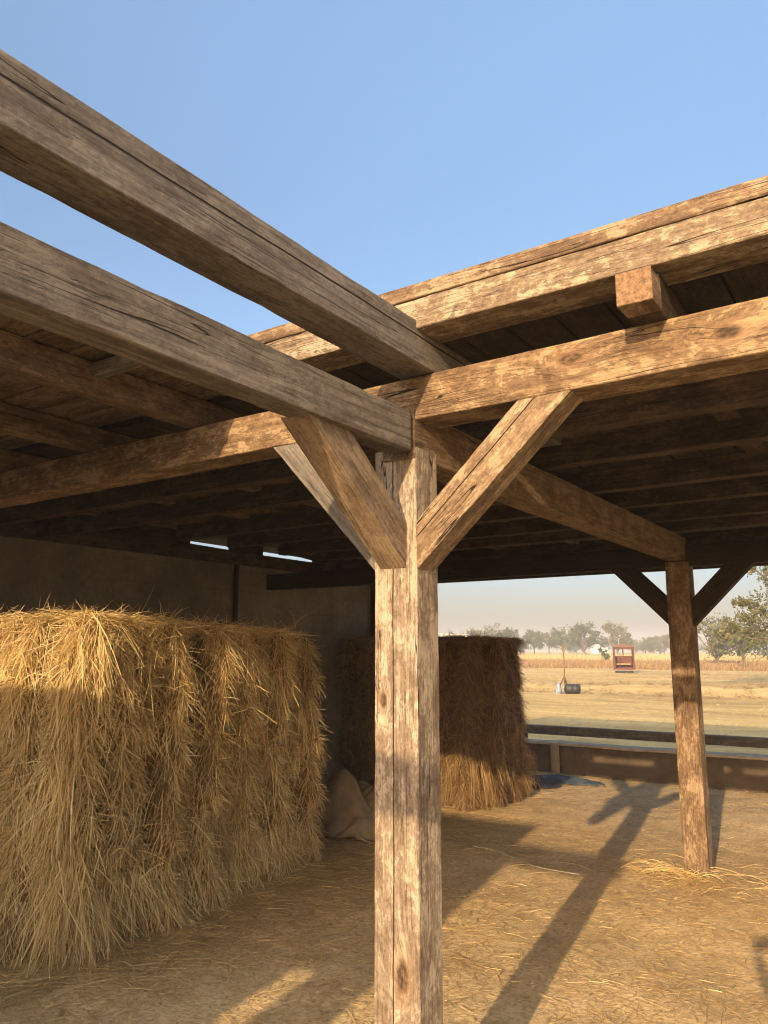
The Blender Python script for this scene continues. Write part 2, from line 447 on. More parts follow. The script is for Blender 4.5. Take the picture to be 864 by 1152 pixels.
def bundle(base, nrm, wid, H, dens, parent, mat, lean=(0, 0), depth=.16, messy=1.0, foot=.6, seed=0):
    """one upright roll of straw: core + drooping strands in overlapping brooms"""
    rg = np.random.default_rng(seed)
    nrm = np.array([nrm[0], nrm[1], 0.0]); nrm /= np.linalg.norm(nrm)
    tan = np.array([-nrm[1], nrm[0], 0.0])
    base = np.array([base[0], base[1], 0.0])
    # broom tiers
    nt = rg.integers(3, 6)
    cuts = np.sort(np.concatenate([[0.0], (np.arange(1, nt) + rg.uniform(-.25, .25, nt - 1)) / nt, [1.0]])) * H
    def radius(z):
        k = np.clip(np.searchsorted(cuts, z, side='right') - 1, 0, nt - 1)
        t = 1 - (z - cuts[k]) / (cuts[k + 1] - cuts[k])       # 0 top of tier, 1 bottom
        return .62 + .40 * t ** 1.1, t, k
    wob = rg.uniform(0, 6, 4)
    def centre(z):
        s = z / H
        lx = lean[0] * s + .035 * np.sin(z * 3.1 + wob[0]) + .015 * np.sin(z * 8 + wob[1])
        ln = .03 * np.sin(z * 2.3 + wob[2]) - .02
        return lx, ln
    # core
    nz_, na = 40, 13
    V = []; Fc = []
    for i in range(nz_ + 1):
        z = H * i / nz_; r, t, k = radius(min(z, H - 1e-4)); lx, ln = centre(z)
        if i == nz_: r *= .55
        flare = foot * .25 * max(0, 1 - z / .28) ** 2
        for j in range(na):
            an = -.62 * PI + 1.24 * PI * j / (na - 1)
            rr = (r + flare) * (1 + .12 * noise.noise(Vector((an * 2 + seed, z * 7, seed * 1.7))))
            q = base + tan * (lx + math.sin(an) * wid * .5 * rr) + nrm * (ln - .05 + math.cos(an) * depth * .72 * rr)
            V.append((q[0], q[1], z * 1.0 - (.01 if i == 0 else 0)))
    for i in range(nz_):
        for j in range(na - 1):
            Fc.append((i * na + j, i * na + j + 1, (i + 1) * na + j + 1, (i + 1) * na + j))
    cV = np.array(V); cQ = np.array(Fc)
    parts = [(cV, cQ, np.full(len(cV), .02))]
    # short strands lying close to the core, combed out and down from the middle of the roll like an ear of wheat
    def surf(z0, an):
        r, t, k = radius(np.clip(z0, 0, H - 1e-4)); lx, ln = centre(z0)
        P = base + tan[None] * (lx + np.sin(an) * wid * .5 * r)[:, None] + nrm[None] * (ln - .05 + np.cos(an) * depth * .75 * r)[:, None]
        P[:, 2] = z0
        out = nrm[None] * (np.cos(an))[:, None] + tan[None] * (np.sin(an))[:, None]
        return P, out, t
    N = int(dens * .95)
    z0 = H * rg.uniform(.03, 1.0, N); an = rg.uniform(-.5, .5, N) * PI * .95
    P, out, t = surf(z0, an)
    sgn = np.where(rg.random(N) < .62, np.sign(an), -np.sign(an))
    D = out * rg.uniform(.05, .45, N)[:, None] + tan[None] * (sgn * rg.uniform(.05, .8, N))[:, None]
    D[:, 2] -= rg.uniform(-.15, 1.0, N)
    L = np.minimum(rg.uniform(.05, .14, N), z0 + .02)
    Vr, Qr = ribbons(P, D, L, rg.uniform(0, .4, N), rg.uniform(.003, .006, N), 2, side=out + rg.normal(0, .6, (N, 3)))
    Vr[:, 2] = np.maximum(Vr[:, 2], .004)
    parts.append((Vr, Qr, np.repeat(np.clip(rg.beta(1.1, 1.0, N), 0, 1), 6)))
    # locks: strands that share an origin and a fall
    M_ = int(dens / 75)
    per = 28
    tier = rg.random(M_) < .55; kk = rg.integers(0, nt, M_)
    z0 = np.where(tier, cuts[kk + 1] - .02 - rg.random(M_) * .14, H * rg.uniform(.06, .99, M_))
    nf_ = 12; z0[:nf_] = rg.uniform(.1, .24, nf_)      # the foot of the roll
    an = rg.uniform(-.5, .5, M_) * PI
    P, out, t = surf(z0, an)
    side_ = rg.choice([-1.0, 1.0], M_) * rg.uniform(.05, .38, M_)
    D = out * (rg.uniform(.05, .38, M_) * messy)[:, None] + tan[None] * (side_ * messy)[:, None]
    D[:, 2] -= rg.uniform(.55, 1.1, M_)
    L = np.where(tier, rg.uniform(.14, .26, M_), rg.uniform(.10, .18, M_))
    tc = np.clip(rg.beta(2, 2, M_), .05, .95)
    P = np.repeat(P, per, 0); D = np.repeat(D, per, 0); out = np.repeat(out, per, 0); L = np.repeat(L, per) * rg.uniform(.55, 1.1, M_ * per)
    n2 = M_ * per
    P = P + rg.normal(0, .013, (n2, 3)); D = D + rg.normal(0, .26 * (.6 + .4 * messy), (n2, 3))
    L = np.minimum(L, (P[:, 2] + .01) * 1.05 + .03)
    wild = rg.random(n2) < .05 * messy
    D[wild] += rg.normal(0, .5, (wild.sum(), 3)) + nrm[None] * .3
    Vr, Qr = ribbons(P, D, L, rg.uniform(.0, .35, n2), rg.uniform(.0022, .0050, n2), 3, side=out + rg.normal(0, .5, (n2, 3)))
    Vr[:, 2] = np.maximum(Vr[:, 2], .004)
    tt = np.clip(np.repeat(tc, per) * .6 + rg.normal(.2, .2, n2), 0, 1)
    parts.append((Vr, Qr, np.repeat(tt, 8)))
    V, Q, T = merge(parts)
    me = mesh_quads(V - np.array(parent.location), Q, T)
    return link_mesh('straw_bundle', me, mat, parent)

def tuft(c, dirv, n_, length, spread, flat=.0, rad=.02, wid=.004, seed=0, droop=.25, lo=.35, hi=1.0, curlv=.12):
    """a hanging tuft (broom) of strands from point c"""
    rg = np.random.default_rng(seed)
    P = np.array(c)[None] + rg.normal(0, rad, (n_, 3))
    D = np.array(dirv)[None] + rg.normal(0, spread, (n_, 3))
    L = length * rg.uniform(.5, 1.1, n_)
    Vr, Qr = ribbons(P, D, L, np.full(n_, droop) * rg.uniform(.3, 1.4, n_), rg.uniform(.5, 1.1, n_) * wid, 4)
    t = np.clip(rg.beta(2.4, 1.8, n_) * (hi - lo) + lo, 0, 1)
    return Vr, Qr, np.repeat(t, 10)

def stack(name, loc, label, FR, RR, FL, H, mat, core_mat, specs_side, specs_front, dens, seed, messy=1.0):
    dens = dens * 1.15
    """FR: front right ground corner, RR: rear right, FL: front left"""
    root = empty(name, (loc[0], loc[1], 0)); tag(root, label, 'straw stack', 'straw stacks along the side wall')
    FR = np.array(FR); RR = np.array(RR); FL = np.array(FL)
    ts = (RR - FR); Ls = np.linalg.norm(ts); ts /= Ls
    ns = np.array([ts[1], -ts[0]]); ns = ns if ns[0] > 0 else -ns
    tf = (FL - FR); Lf = np.linalg.norm(tf); tf /= Lf
    nf = np.array([tf[1], -tf[0]]); nf = nf if nf[1] < 0 else -nf
    # inner core block, ragged
    RL = RR + (FL - FR)
    ins = .15
    c4 = [FR - ns * ins - nf * ins, RR - ns * ins - ts * .08, RL - ts * .08, FL - nf * ins]
    V = []; Fc = []; nx = 24; ny = 24
    for i in range(nx + 1):
        for j in range(ny + 1):
            u, v = i / nx, j / ny
            p = (1 - u) * (1 - v) * c4[0] + u * (1 - v) * c4[1] + u * v * c4[2] + (1 - u) * v * c4[3]
            V.append((p[0], p[1], H(u) - .06 + .03 * noise.noise(Vector((p[0] * 4, p[1] * 4, seed)))))
    for i in range(nx):
        for j in range(ny):
            a0 = i * (ny + 1) + j; Fc.append((a0, a0 + ny + 1, a0 + ny + 2, a0 + 1))
    # skirt
    per = [i * (ny + 1) for i in range(nx + 1)] + [nx * (ny + 1) + j for j in range(1, ny + 1)] + [i * (ny + 1) + ny for i in range(nx - 1, -1, -1)] + [j for j in range(ny - 1, 0, -1)]
    b0 = len(V)
    for q in per: V.append((V[q][0], V[q][1], 0))
    for i in range(len(per)):
        i2 = (i + 1) % len(per); Fc.append((per[i], per[i2], b0 + i2, b0 + i))
    V = [(v[0] - loc[0], v[1] - loc[1], v[2]) for v in V]
    link_mesh('straw_core', mesh_from(V, Fc), core_mat, root)
    rr = random.Random(seed)
    s = 0.0; i = 0
    while s < Ls - .05:
        w = rr.uniform(*specs_side); c = FR + ts * (s + w / 2)
        u = (s + w / 2) / Ls
        bundle(c + ns * (rr.uniform(.0, .05) if i % 2 else rr.uniform(-.11, -.05)), ns, w * .74, H(u) - rr.uniform(0, .03), dens * w / .24, root, mat, lean=(rr.uniform(-.03, .03), 0), depth=rr.uniform(.2, .34), seed=seed * 100 + i, messy=messy)
        s += w; i += 1
    s = 0.0
    while s < Lf - .05:
        w = rr.uniform(*specs_front); c = FR + tf * (s + w / 2)
        bundle(c + nf * rr.uniform(-.03, .04), nf, w * .76, H(0) - rr.uniform(0, .03), dens * w / .24, root, mat, lean=(rr.uniform(-.04, .04), 0), depth=rr.uniform(.18, .28), seed=seed * 100 + 50 + i, messy=messy)
        s += w; i += 1
    # loose straw lying over the top and hanging over the edges
    parts = []
    N = int(dens * 5)
    u = rng.uniform(.0, 1.0, N); v = rng.uniform(-.03, 1.0, N) ** 1.4
    P2 = FR[None] + ts[None] * (u * Ls)[:, None] + tf[None] * (v * Lf)[:, None] + (rng.random(N)[:, None] * .05 * ns[None] + rng.random(N)[:, None] * .04 * nf[None])
    P = np.zeros((N, 3)); P[:, :2] = P2; P[:, 2] = np.array([H(min(max(a_, 0), 1)) for a_ in u]) + rng.uniform(-.05, .015, N)
    D = rng.normal(0, 1, (N, 3)); D[:, 2] = rng.normal(.02, .15, N)
    V_, Q_ = ribbons(P, D, rng.uniform(.08, .2, N), rng.uniform(0, .5, N), rng.uniform(.0025, .005, N), 3)
    parts.append((V_, Q_, tints(N, 3, .2, 1)))
    # upright stray stalks at the rim
    N = int(90)
    u = rng.uniform(0, 1, N)
    P = np.zeros((N, 3)); P[:, :2] = np.where((rng.random(N) < .6)[:, None], FR[None] + ts[None] * (u * Ls)[:, None], FR[None] + tf[None] * (u * Lf)[:, None])
    P[:, 2] = H(.3) - .03
    D = rng.normal(0, .5, (N, 3)); D[:, 2] = rng.uniform(.25, 1, N)
    V_, Q_ = ribbons(P, D, rng.uniform(.05, .16, N), rng.uniform(0, .5, N), rng.uniform(.002, .0035, N), 3)
    parts.append((V_, Q_, tints(N, 3, .3, 1)))
    return root, parts, (FR, ts, ns, Ls, tf, nf, Lf)

def finish_loose(root, parts, mat):
    V, Q, T = merge([(p[0], p[1], p[2]) for p in parts])
    o = link_mesh('loose_straw', mesh_quads(V - np.array(root.location), Q, T), mat, root)
    tag(o, kind='stuff')

# large pale stack in front
Hb = lambda u: 1.80 - .075 * u
root, parts, fr = stack('straw_stack', (-3.2, 1.4), 'large pale golden straw stack in the left foreground, its top edge in sunlight',
                        (-2.33, .33), (-2.68, 2.52), (-3.95, .22), Hb, M['straw'], M['straw_core'], (.15, .235), (.2, .28), 3600, 3, 1.25)
FR, ts, ns, Ls, tf, nf, Lf = fr
rr = random.Random(5)
for k in range(9):       # tufts pulled out of the side face
    s = rr.uniform(.0, 1) * Ls; z = rr.uniform(.35, 1.75) if k > 5 else rr.uniform(1.35, 1.7)
    p = FR + ts * s + ns * rr.uniform(.06, .12)
    V_, Q_, T_ = tuft((p[0], p[1], z), (ns[0] * .35, ns[1] * .35 - rr.uniform(0, .3), -1), rr.randint(60, 110), rr.uniform(.18, .3), .2, seed=k, rad=.022, lo=.4)
    parts.append((V_, Q_, T_))
for k in range(11):      # the fanned-out corner
    z = 1.74 - k * .155 + rr.uniform(-.05, .05)
    p = FR + ns * rr.uniform(-.02, .07) + nf * rr.uniform(.0, .08) + ts * rr.uniform(-.05, .05)
    V_, Q_, T_ = tuft((p[0], p[1], max(z, .12)), (.25 + rr.uniform(-.2, .2), -.25 + rr.uniform(-.1, .1), -.9), 70, min(.30, z + .12), .4, seed=40 + k, rad=.05, wid=.006, droop=.5, lo=.1)
    V_[:, 2] = np.maximum(V_[:, 2], .006)
    parts.append((V_, Q_, T_))
for k in range(12):      # brooms on the front face
    s = rr.uniform(0, .85) * Lf; z = rr.uniform(.3, 1.72)
    p = FR + tf * s + nf * rr.uniform(.06, .13)
    V_, Q_, T_ = tuft((p[0], p[1], z), (rr.uniform(-.4, .5), -.35, -.8), 60, min(.28, z + .1), .4, seed=80 + k, rad=.04, wid=.006, lo=.1)
    V_[:, 2] = np.maximum(V_[:, 2], .006)
    parts.append((V_, Q_, T_))
for k in range(26):       # broom feet spreading on the ground
    if k < 17: p = FR + ts * (Ls * k / 16) + ns * .08; nn = ns
    else: p = FR + tf * (Lf * (k - 17) / 9) + nf * .08; nn = nf
    V_, Q_, T_ = tuft((p[0], p[1], rr.uniform(.22, .34)), (nn[0] * .25 + rr.uniform(-.15, .15), nn[1] * .25 + rr.uniform(-.15, .15), -1), 60, .30, .3, seed=120 + k, rad=.03, wid=.0045, lo=.3)
    V_[:, 2] = np.maximum(V_[:, 2], .006 + rng.random(len(V_)) * .01)
    parts.append((V_, Q_, T_))
# messy criss-cross stalks
N = 1500
u = rng.uniform(0, 1, N); fside = rng.random(N) < .55
P = np.zeros((N, 3))
P[:, :2] = np.where(fside[:, None], FR[None] + ts[None] * (u * Ls)[:, None] + ns[None] * .12, FR[None] + tf[None] * (u * Lf)[:, None] + nf[None] * .12)
P[:, 2] = rng.uniform(.2, 1.78, N)
D = np.where(fside[:, None], np.array([ts[0], ts[1], 0])[None], np.array([tf[0], tf[1], 0])[None]) * rng.normal(0, .7, N)[:, None]
D[:, 2] += rng.normal(-.5, .7, N); D += rng.normal(0, .12, (N, 3)); D[:, :2] += np.where(fside[:, None], ns[None], nf[None]) * .12
V_, Q_ = ribbons(P, D, rng.uniform(.08, .26, N), rng.uniform(0, .7, N), rng.uniform(.003, .0055, N), 4)
V_[:, 2] = np.maximum(V_[:, 2], .006)
parts.append((V_, Q_, tints(N, 4, .35, 1)))
finish_loose(root, parts, M['straw'])

# darker stack further back
Hs = lambda u: 1.72 - .02 * u
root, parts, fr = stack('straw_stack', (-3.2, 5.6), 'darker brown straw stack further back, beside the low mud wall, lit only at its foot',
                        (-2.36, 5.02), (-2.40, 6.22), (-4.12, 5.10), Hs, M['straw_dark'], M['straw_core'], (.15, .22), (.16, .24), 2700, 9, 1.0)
FR, ts, ns, Ls, tf, nf, Lf = fr
for k in range(16):
    if k < 7: p = FR + ts * (Ls * k / 6) + ns * .07; nn = ns
    else: p = FR + tf * (Lf * (k - 7) / 12) + nf * .07; nn = nf
    V_, Q_, T_ = tuft((p[0], p[1], rr.uniform(.3, .7)), (nn[0] * .03 + rr.uniform(-.08, .08), nn[1] * .03, -1), 60, .34, .12, seed=220 + k, rad=.03, wid=.006, lo=.3)
    V_[:, 2] = np.maximum(V_[:, 2], .006)
    parts.append((V_, Q_, T_))
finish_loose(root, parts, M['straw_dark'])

# ================================================================== GROUND
n = NT('dry_ground')
co = n.coord()
sep = n.node('ShaderNodeSeparateXYZ'); n.set(sep.inputs[0], co)
big = n.noise(co, .55, 6, .6); midn = n.noise(co, 3.5, 6, .62); fin_ = n.noise(co, 38, 5, .65)
dirt = n.ramp(n.math('ADD', n.math('MULTIPLY', big, .5), n.math('MULTIPLY', midn, .5)), [(.34, (.37, .27, .145)), (.5, (.58, .43, .235)), (.66, (.74, .57, .33))])
fib = n.noise(n.vmath('MULTIPLY', n.noise(co, 1.2, 2, out=1), (1, 1, 1)), 1, 1)
rot = n.vmath('ADD', co, n.vmath('MULTIPLY', n.noise(co, 2.0, 2, out=1), (.35, .35, 0)))
fb1 = n.noise(n.vmath('MULTIPLY', rot, (14, 120, 1)), 1.0, 3, .6)
fb2 = n.noise(n.vmath('MULTIPLY', rot, (110, 16, 1)), 1.0, 3, .6)
fbm = n.math('MAXIMUM', n.mapr(fb1, .58, .66), n.mapr(fb2, .60, .68))
dirt = n.mix(n.math('MULTIPLY', fbm, .55), dirt, (.78, .60, .33))
dirt = n.mix(n.mapr(fin_, .52, .36, 0, .5), dirt, (.20, .135, .07))
# field: pale stubble with broad bands
fbig = n.noise(n.vmath('MULTIPLY', co, (.05, .16, 1)), 1.4, 6, .6)
fmid = n.noise(n.vmath('MULTIPLY', co, (.5, 1.6, 1)), 1.0, 6, .7)
field = n.ramp(n.math('ADD', n.math('MULTIPLY', fbig, .55), n.math('MULTIPLY', fmid, .45)), [(.34, (.26, .175, .072)), (.5, (.46, .33, .14)), (.64, (.62, .46, .205))])
f_ = n.mapr(n.math('ADD', sep.outputs[1], n.math('MULTIPLY', midn, .8)), 8.6, 9.6)
cg = n.mix(f_, dirt, field)
hgt = n.math('ADD', n.math('MULTIPLY', midn, 1.0), n.math('ADD', n.math('MULTIPLY', fin_, .35), n.math('MULTIPLY', fbm, .3)))
gm = n.fin(cg, .95, n.bump(hgt, .7, .03), .15)

def axis(lims):
    out = []
    for (a_, b_, st) in lims: out += list(np.arange(a_, b_ - 1e-6, st))
    out.append(lims[-1][1]); return np.array(out)
gx = axis([(-900, -200, 100), (-200, -40, 20), (-40, -10, 2.5), (-10, -5, .5), (-5, 3, .09), (3, 10, .7), (10, 40, 5), (40, 200, 20), (200, 900, 100)])
gy = axis([(-300, -60, 40), (-60, -10, 6), (-10, -1, .6), (-1, 9, .09), (9, 30, .7), (30, 90, 5), (90, 300, 15), (300, 1500, 100)])
GX, GY = np.meshgrid(gx, gy, indexing='ij')
def gz(x, y):
    d = noise.noise(Vector((x * .9, y * .9, 0))) * .022 + noise.noise(Vector((x * 4, y * 4, 3))) * .009
    if y > 9: d += noise.noise(Vector((x * .12, y * .25, 7))) * .12 * min(1, (y - 9) / 20)
    if abs(y - 28.5) < 3: d += .25 * math.exp(-((y - 28.5) / 1.2) ** 2) * (1 + .5 * noise.noise(Vector((x * .6, 2, 0))))
    return d - .012
GZ = np.array([[gz(x, y) if (abs(x) < 60 and y < 100) else 0 for y in gy] for x in gx])
V = np.stack([GX, GY, GZ], -1).reshape(-1, 3)
ny_ = len(gy)
I, J = np.meshgrid(np.arange(len(gx) - 1), np.arange(ny_ - 1), indexing='ij')
a0 = (I * ny_ + J).ravel()
Q = np.stack([a0, a0 + ny_, a0 + ny_ + 1, a0 + 1], 1)
g = link_mesh('ground', mesh_quads(V, Q, smooth=True), gm)
tag(g, 'dry dusty earth floor and pale stubble field beyond', 'ground', kind='structure')
def ground_z(x, y): return gz(x, y)

# loose straw litter
def litter(N, fn, mat, name, label, wl=(.0025, .0045), ll=(.04, .22), zz=.004, lo=0, hi=1):
    P = []
    while len(P) < N:
        x, y = fn()
        if x is None: continue
        P.append((x, y, gz(x, y) + random.uniform(.002, .012) + zz))
    P = np.array(P); n_ = len(P)
    an = rng.uniform(0, 2 * PI, n_)
    D = np.stack([np.cos(an), np.sin(an), rng.normal(.01, .06, n_)], 1)
    C = np.stack([-np.sin(an), np.cos(an), np.zeros(n_)], 1) * rng.normal(0, .3, n_)[:, None]
    V, Q = ribbons(P, D, rng.uniform(ll[0], ll[1], n_) * rng.uniform(.3, 1, n_), rng.uniform(0, .06, n_), rng.uniform(wl[0], wl[1], n_), 3,
                   side=np.tile([0, 0, 1.0], (n_, 1)) + rng.normal(0, .35, (n_, 3)), curl=C)
    o = link_mesh(name, mesh_quads(V, Q, tints(n_, 3, lo, hi)), mat)
    tag(o, label, 'straw', kind='stuff'); return o
def f_all():
    x = random.uniform(-3.6, 2.4); y = random.uniform(-1.2, 7.7)
    dn = .5 + noise.noise(Vector((x * .8, y * .8, 5))) * .9 + noise.noise(Vector((x * 2.5, y * 2.5, 9))) * .5
    # more beside the stacks and round the far post
    if x < -1.2: dn += .55 * min(1, (-1.2 - x) / .6)
    dn += .8 * math.exp(-((x - .1) ** 2 + (y - 3.6) ** 2) / .8)
    dn += .6 * math.exp(-((x + 1.9 + .14 * y) ** 2) / .18)
    return (x, y) if random.random() < dn * .7 else (None, None)
litter(60000, f_all, M['litter'], 'straw_litter', 'loose straw scattered over the earth floor of the shed')

litter(36000, f_all, M['litter'], 'chaff', 'fine broken chaff trodden into the earth floor', wl=(.003, .0055), ll=(.008, .04), zz=.002, lo=.2)
def f_foot():      # mat of fallen straw along the foot of the stacks
    if random.random() < .75:
        t = random.random() * 1.15; q = (-2.33 - .33 * t + abs(random.gauss(0, .32)) - .12, .33 + 2.29 * t)
    else: q = (-2.1 - random.random() * 1.5, .22 - abs(random.gauss(0, .22)))
    return q
litter(13000, f_foot, M['litter'], 'fallen_straw', 'thick mat of fallen straw along the foot of the large straw stack', wl=(.003, .005), ll=(.07, .28), zz=.012, lo=.1)

# a heap of longer stalks round the far post foot
P = []
for k in range(420):
    r_ = abs(random.gauss(0, .26)); a_ = random.uniform(0, 2 * PI)
    P.append((-.12 + r_ * math.cos(a_) * 1.5, 3.72 + r_ * math.sin(a_) * .7, .005 + max(0, .07 - r_ * .12) * random.random()))
P = np.array(P); n_ = len(P)
an = rng.uniform(0, 2 * PI, n_); D = np.stack([np.cos(an), np.sin(an), rng.uniform(-.02, .55, n_)], 1)
V, Q = ribbons(P, D, rng.uniform(.1, .34, n_), rng.uniform(.2, .8, n_), rng.uniform(.003, .006, n_), 4)
V[:, 2] = np.maximum(V[:, 2], .0)
o = link_mesh('straw_heap', mesh_quads(V, Q, tints(n_, 4, .3, 1)), M['litter'])
tag(o, 'low tangle of loose straw at the foot of the far post', 'straw heap', kind='stuff')

# crumbs of dry earth and chaff lumps
VV = []; QQ = []
for k in range(1500):
    x = random.uniform(-2.6, 2.2); y = random.uniform(-1.0, 7.5); r0 = random.uniform(.003, .011) * (1 if random.random() < .93 else 2.2)
    o0 = len(VV); z = gz(x, y)
    for d in ((1, 0, 0), (0, 1, 0), (-1, 0, 0), (0, -1, 0)): VV.append((x + d[0] * r0 * random.uniform(.7, 1.4), y + d[1] * r0 * random.uniform(.7, 1.4), z + r0 * random.uniform(0, .4)))
    VV.append((x + random.uniform(-.3, .3) * r0, y, z + r0 * random.uniform(.7, 1.2)))
    for j in range(4): QQ.append((o0 + j, o0 + (j + 1) % 4, o0 + 4))
o = link_mesh('earth_crumbs', mesh_quads(np.array(VV), np.array(QQ)), simple('crumb_earth', (.40, .29, .16), (.22, .15, .08), 30)); tag(o, 'small crumbs of dry earth scattered over the floor', 'soil', kind='stuff')

# ================================================================== sack, pot, tarpaulin, cord
def cloth(name, cx, cy, rx, ry, h, mat, seed, nx=60, ny=60, folds=1.0, edge=2.2, rot=0.0, peak=(0, 0), thick=.004):
    V = []; Fc = []
    for i in range(nx + 1):
        for j in range(ny + 1):
            u = -1 + 2 * i / nx; v = -1 + 2 * j / ny
            # square to disc-ish
            x = u * math.sqrt(1 - v * v / 2.6); y = v * math.sqrt(1 - u * u / 2.6)
            r = min(1, math.hypot(x - peak[0] * (1 - abs(x)), y - peak[1] * (1 - abs(y))))
            z = h * max(0, 1 - r ** edge) ** .9
            q = Vector((x * 1.6 + seed, y * 1.6, seed))
            z += folds * h * .22 * abs(noise.noise(q * 1.1)) * (1.1 - r) + folds * .035 * math.sin(7 * (x * .7 + y) + 4 * noise.noise(q)) * (1 - r * .7) * min(1, h * 4) + .012 * noise.noise(q * 6) * folds
            e = 1 + .12 * noise.noise(Vector((math.atan2(y, x) * 1.3, seed, 0)))
            X = x * rx * e; Y = y * ry * e
            V.append((cx + X * math.cos(rot) - Y * math.sin(rot), cy + X * math.sin(rot) + Y * math.cos(rot), max(.008, z)))
    for i in range(nx):
        for j in range(ny):
            a_ = i * (ny + 1) + j; Fc.append((a_, a_ + ny + 1, a_ + ny + 2, a_ + 1))
    o = link_mesh(name, mesh_from([(v[0] - cx, v[1] - cy, v[2]) for v in V], Fc, True), mat, None, (cx, cy, 0))
    m = o.modifiers.new('s', 'SOLIDIFY'); m.thickness = thick
    return o
n = NT('sackcloth'); co = n.coord(); wv = n.noise(n.vmath('MULTIPLY', co, (1, 1, 1)), 120, 3); bg = n.noise(co, 5, 5)
sack_m = n.fin(n.mix(n.mapr(wv, .4, .6, 0, .3), n.ramp(bg, [(.3, (.17, .125, .078)), (.7, (.28, .215, .14))]), (.12, .09, .055)), .95, n.bump(n.math('ADD', wv, n.math('MULTIPLY', bg, 2)), .5, .01), .1)
o = cloth('sack', -2.80, 3.66, .62, .45, .36, sack_m, 3.3, folds=2.6, peak=(-.35, .1), rot=.3, edge=1.5)
tag(o, 'crumpled pale grey canvas sack slumped on the straw between the two stacks', 'sack')
# round clay pot beside it
def lathe(name, prof, mat, loc, parent=None, seg=28, squash=1.0):
    V = []; Fc = []
    for (r, z) in prof:
        for k in range(seg):
            a_ = 2 * PI * k / seg; V.append((r * math.cos(a_), r * math.sin(a_) * squash, z))
    for i in range(len(prof) - 1):
        for k in range(seg):
            k2 = (k + 1) % seg; Fc.append((i * seg + k, i * seg + k2, (i + 1) * seg + k2, (i + 1) * seg + k))
    Fc.append(tuple(range(seg))[::-1]); Fc.append(tuple((len(prof) - 1) * seg + k for k in range(seg)))
    return link_mesh(name, mesh_from(V, Fc, True), mat, parent, loc)
pot = lathe('clay_pot', [(.07, 0), (.12, .03), (.165, .09), (.175, .15), (.15, .21), (.10, .245), (.085, .26), (.10, .285), (.11, .29), (.095, .29), (.075, .26), (.08, .22)], simple('dark_clay', (.13, .07, .04), (.05, .028, .018), 12, .8), (-3.36, 3.72, 0))
pot.rotation_euler = (math.radians(28), math.radians(12), 0); pot.location = (-3.36, 3.75, .03)
tag(pot, 'dark round clay pot lying in the shade against the sack', 'pot')

o = cloth('tarpaulin', -2.25, 7.12, .52, .19, .045, simple('blue_plastic', (.045, .062, .085), (.02, .027, .037), 6, .7, .3, .01, spec=.5), 8.1, folds=1.6, edge=3, rot=-.12)
tag(o, 'crumpled blue plastic tarpaulin on the ground at the foot of the low wall', 'tarpaulin')
o = cloth('dark_cloth', -2.45, 6.62, .30, .22, .08, simple('dark_cloth', (.05, .05, .06), (.02, .02, .025), 9, .8), 5.7, folds=1.6, edge=3, rot=.5)
tag(o, 'small dark crumpled cloth beside the rear corner of the darker straw stack', 'cloth')

def tube(name, pts, r, mat, parent=None, seg=6, taper=1.0):
    V = []; Fc = []; k = len(pts)
    for i, p in enumerate(pts):
        p = Vector(p); t = (Vector(pts[min(i + 1, k - 1)]) - Vector(pts[max(i - 1, 0)])).normalized()
        s = t.cross(Vector((.3, .2, 1))).normalized(); u_ = t.cross(s)
        rr_ = r * (1 + (taper - 1) * i / (k - 1))
        for j in range(seg):
            a_ = 2 * PI * j / seg; V.append(p + s * math.cos(a_) * rr_ + u_ * math.sin(a_) * rr_)
    for i in range(k - 1):
        for j in range(seg):
            j2 = (j + 1) % seg; Fc.append((i * seg + j, i * seg + j2, (i + 1) * seg + j2, (i + 1) * seg + j))
    Fc.append(tuple(range(seg))[::-1]); Fc.append(tuple((k - 1) * seg + j for j in range(seg)))
    if name is None: return V, Fc
    o = link_mesh(name, mesh_from(V, Fc, True), mat, parent)
    if parent: o.location = -Vector(parent.location)
    return o
pts = [(-1.75 + 1.05 * t, 3.62 - .28 * t + .04 * math.sin(t * 7), gz(-1.75 + 1.05 * t, 3.6) + .012) for t in [i / 14 for i in range(15)]]
o = tube('cord', pts, .0045, simple('pale_cord', (.55, .47, .33), rough=.8)); tag(o, 'thin pale cord lying across the earth floor in the shade', 'cord')

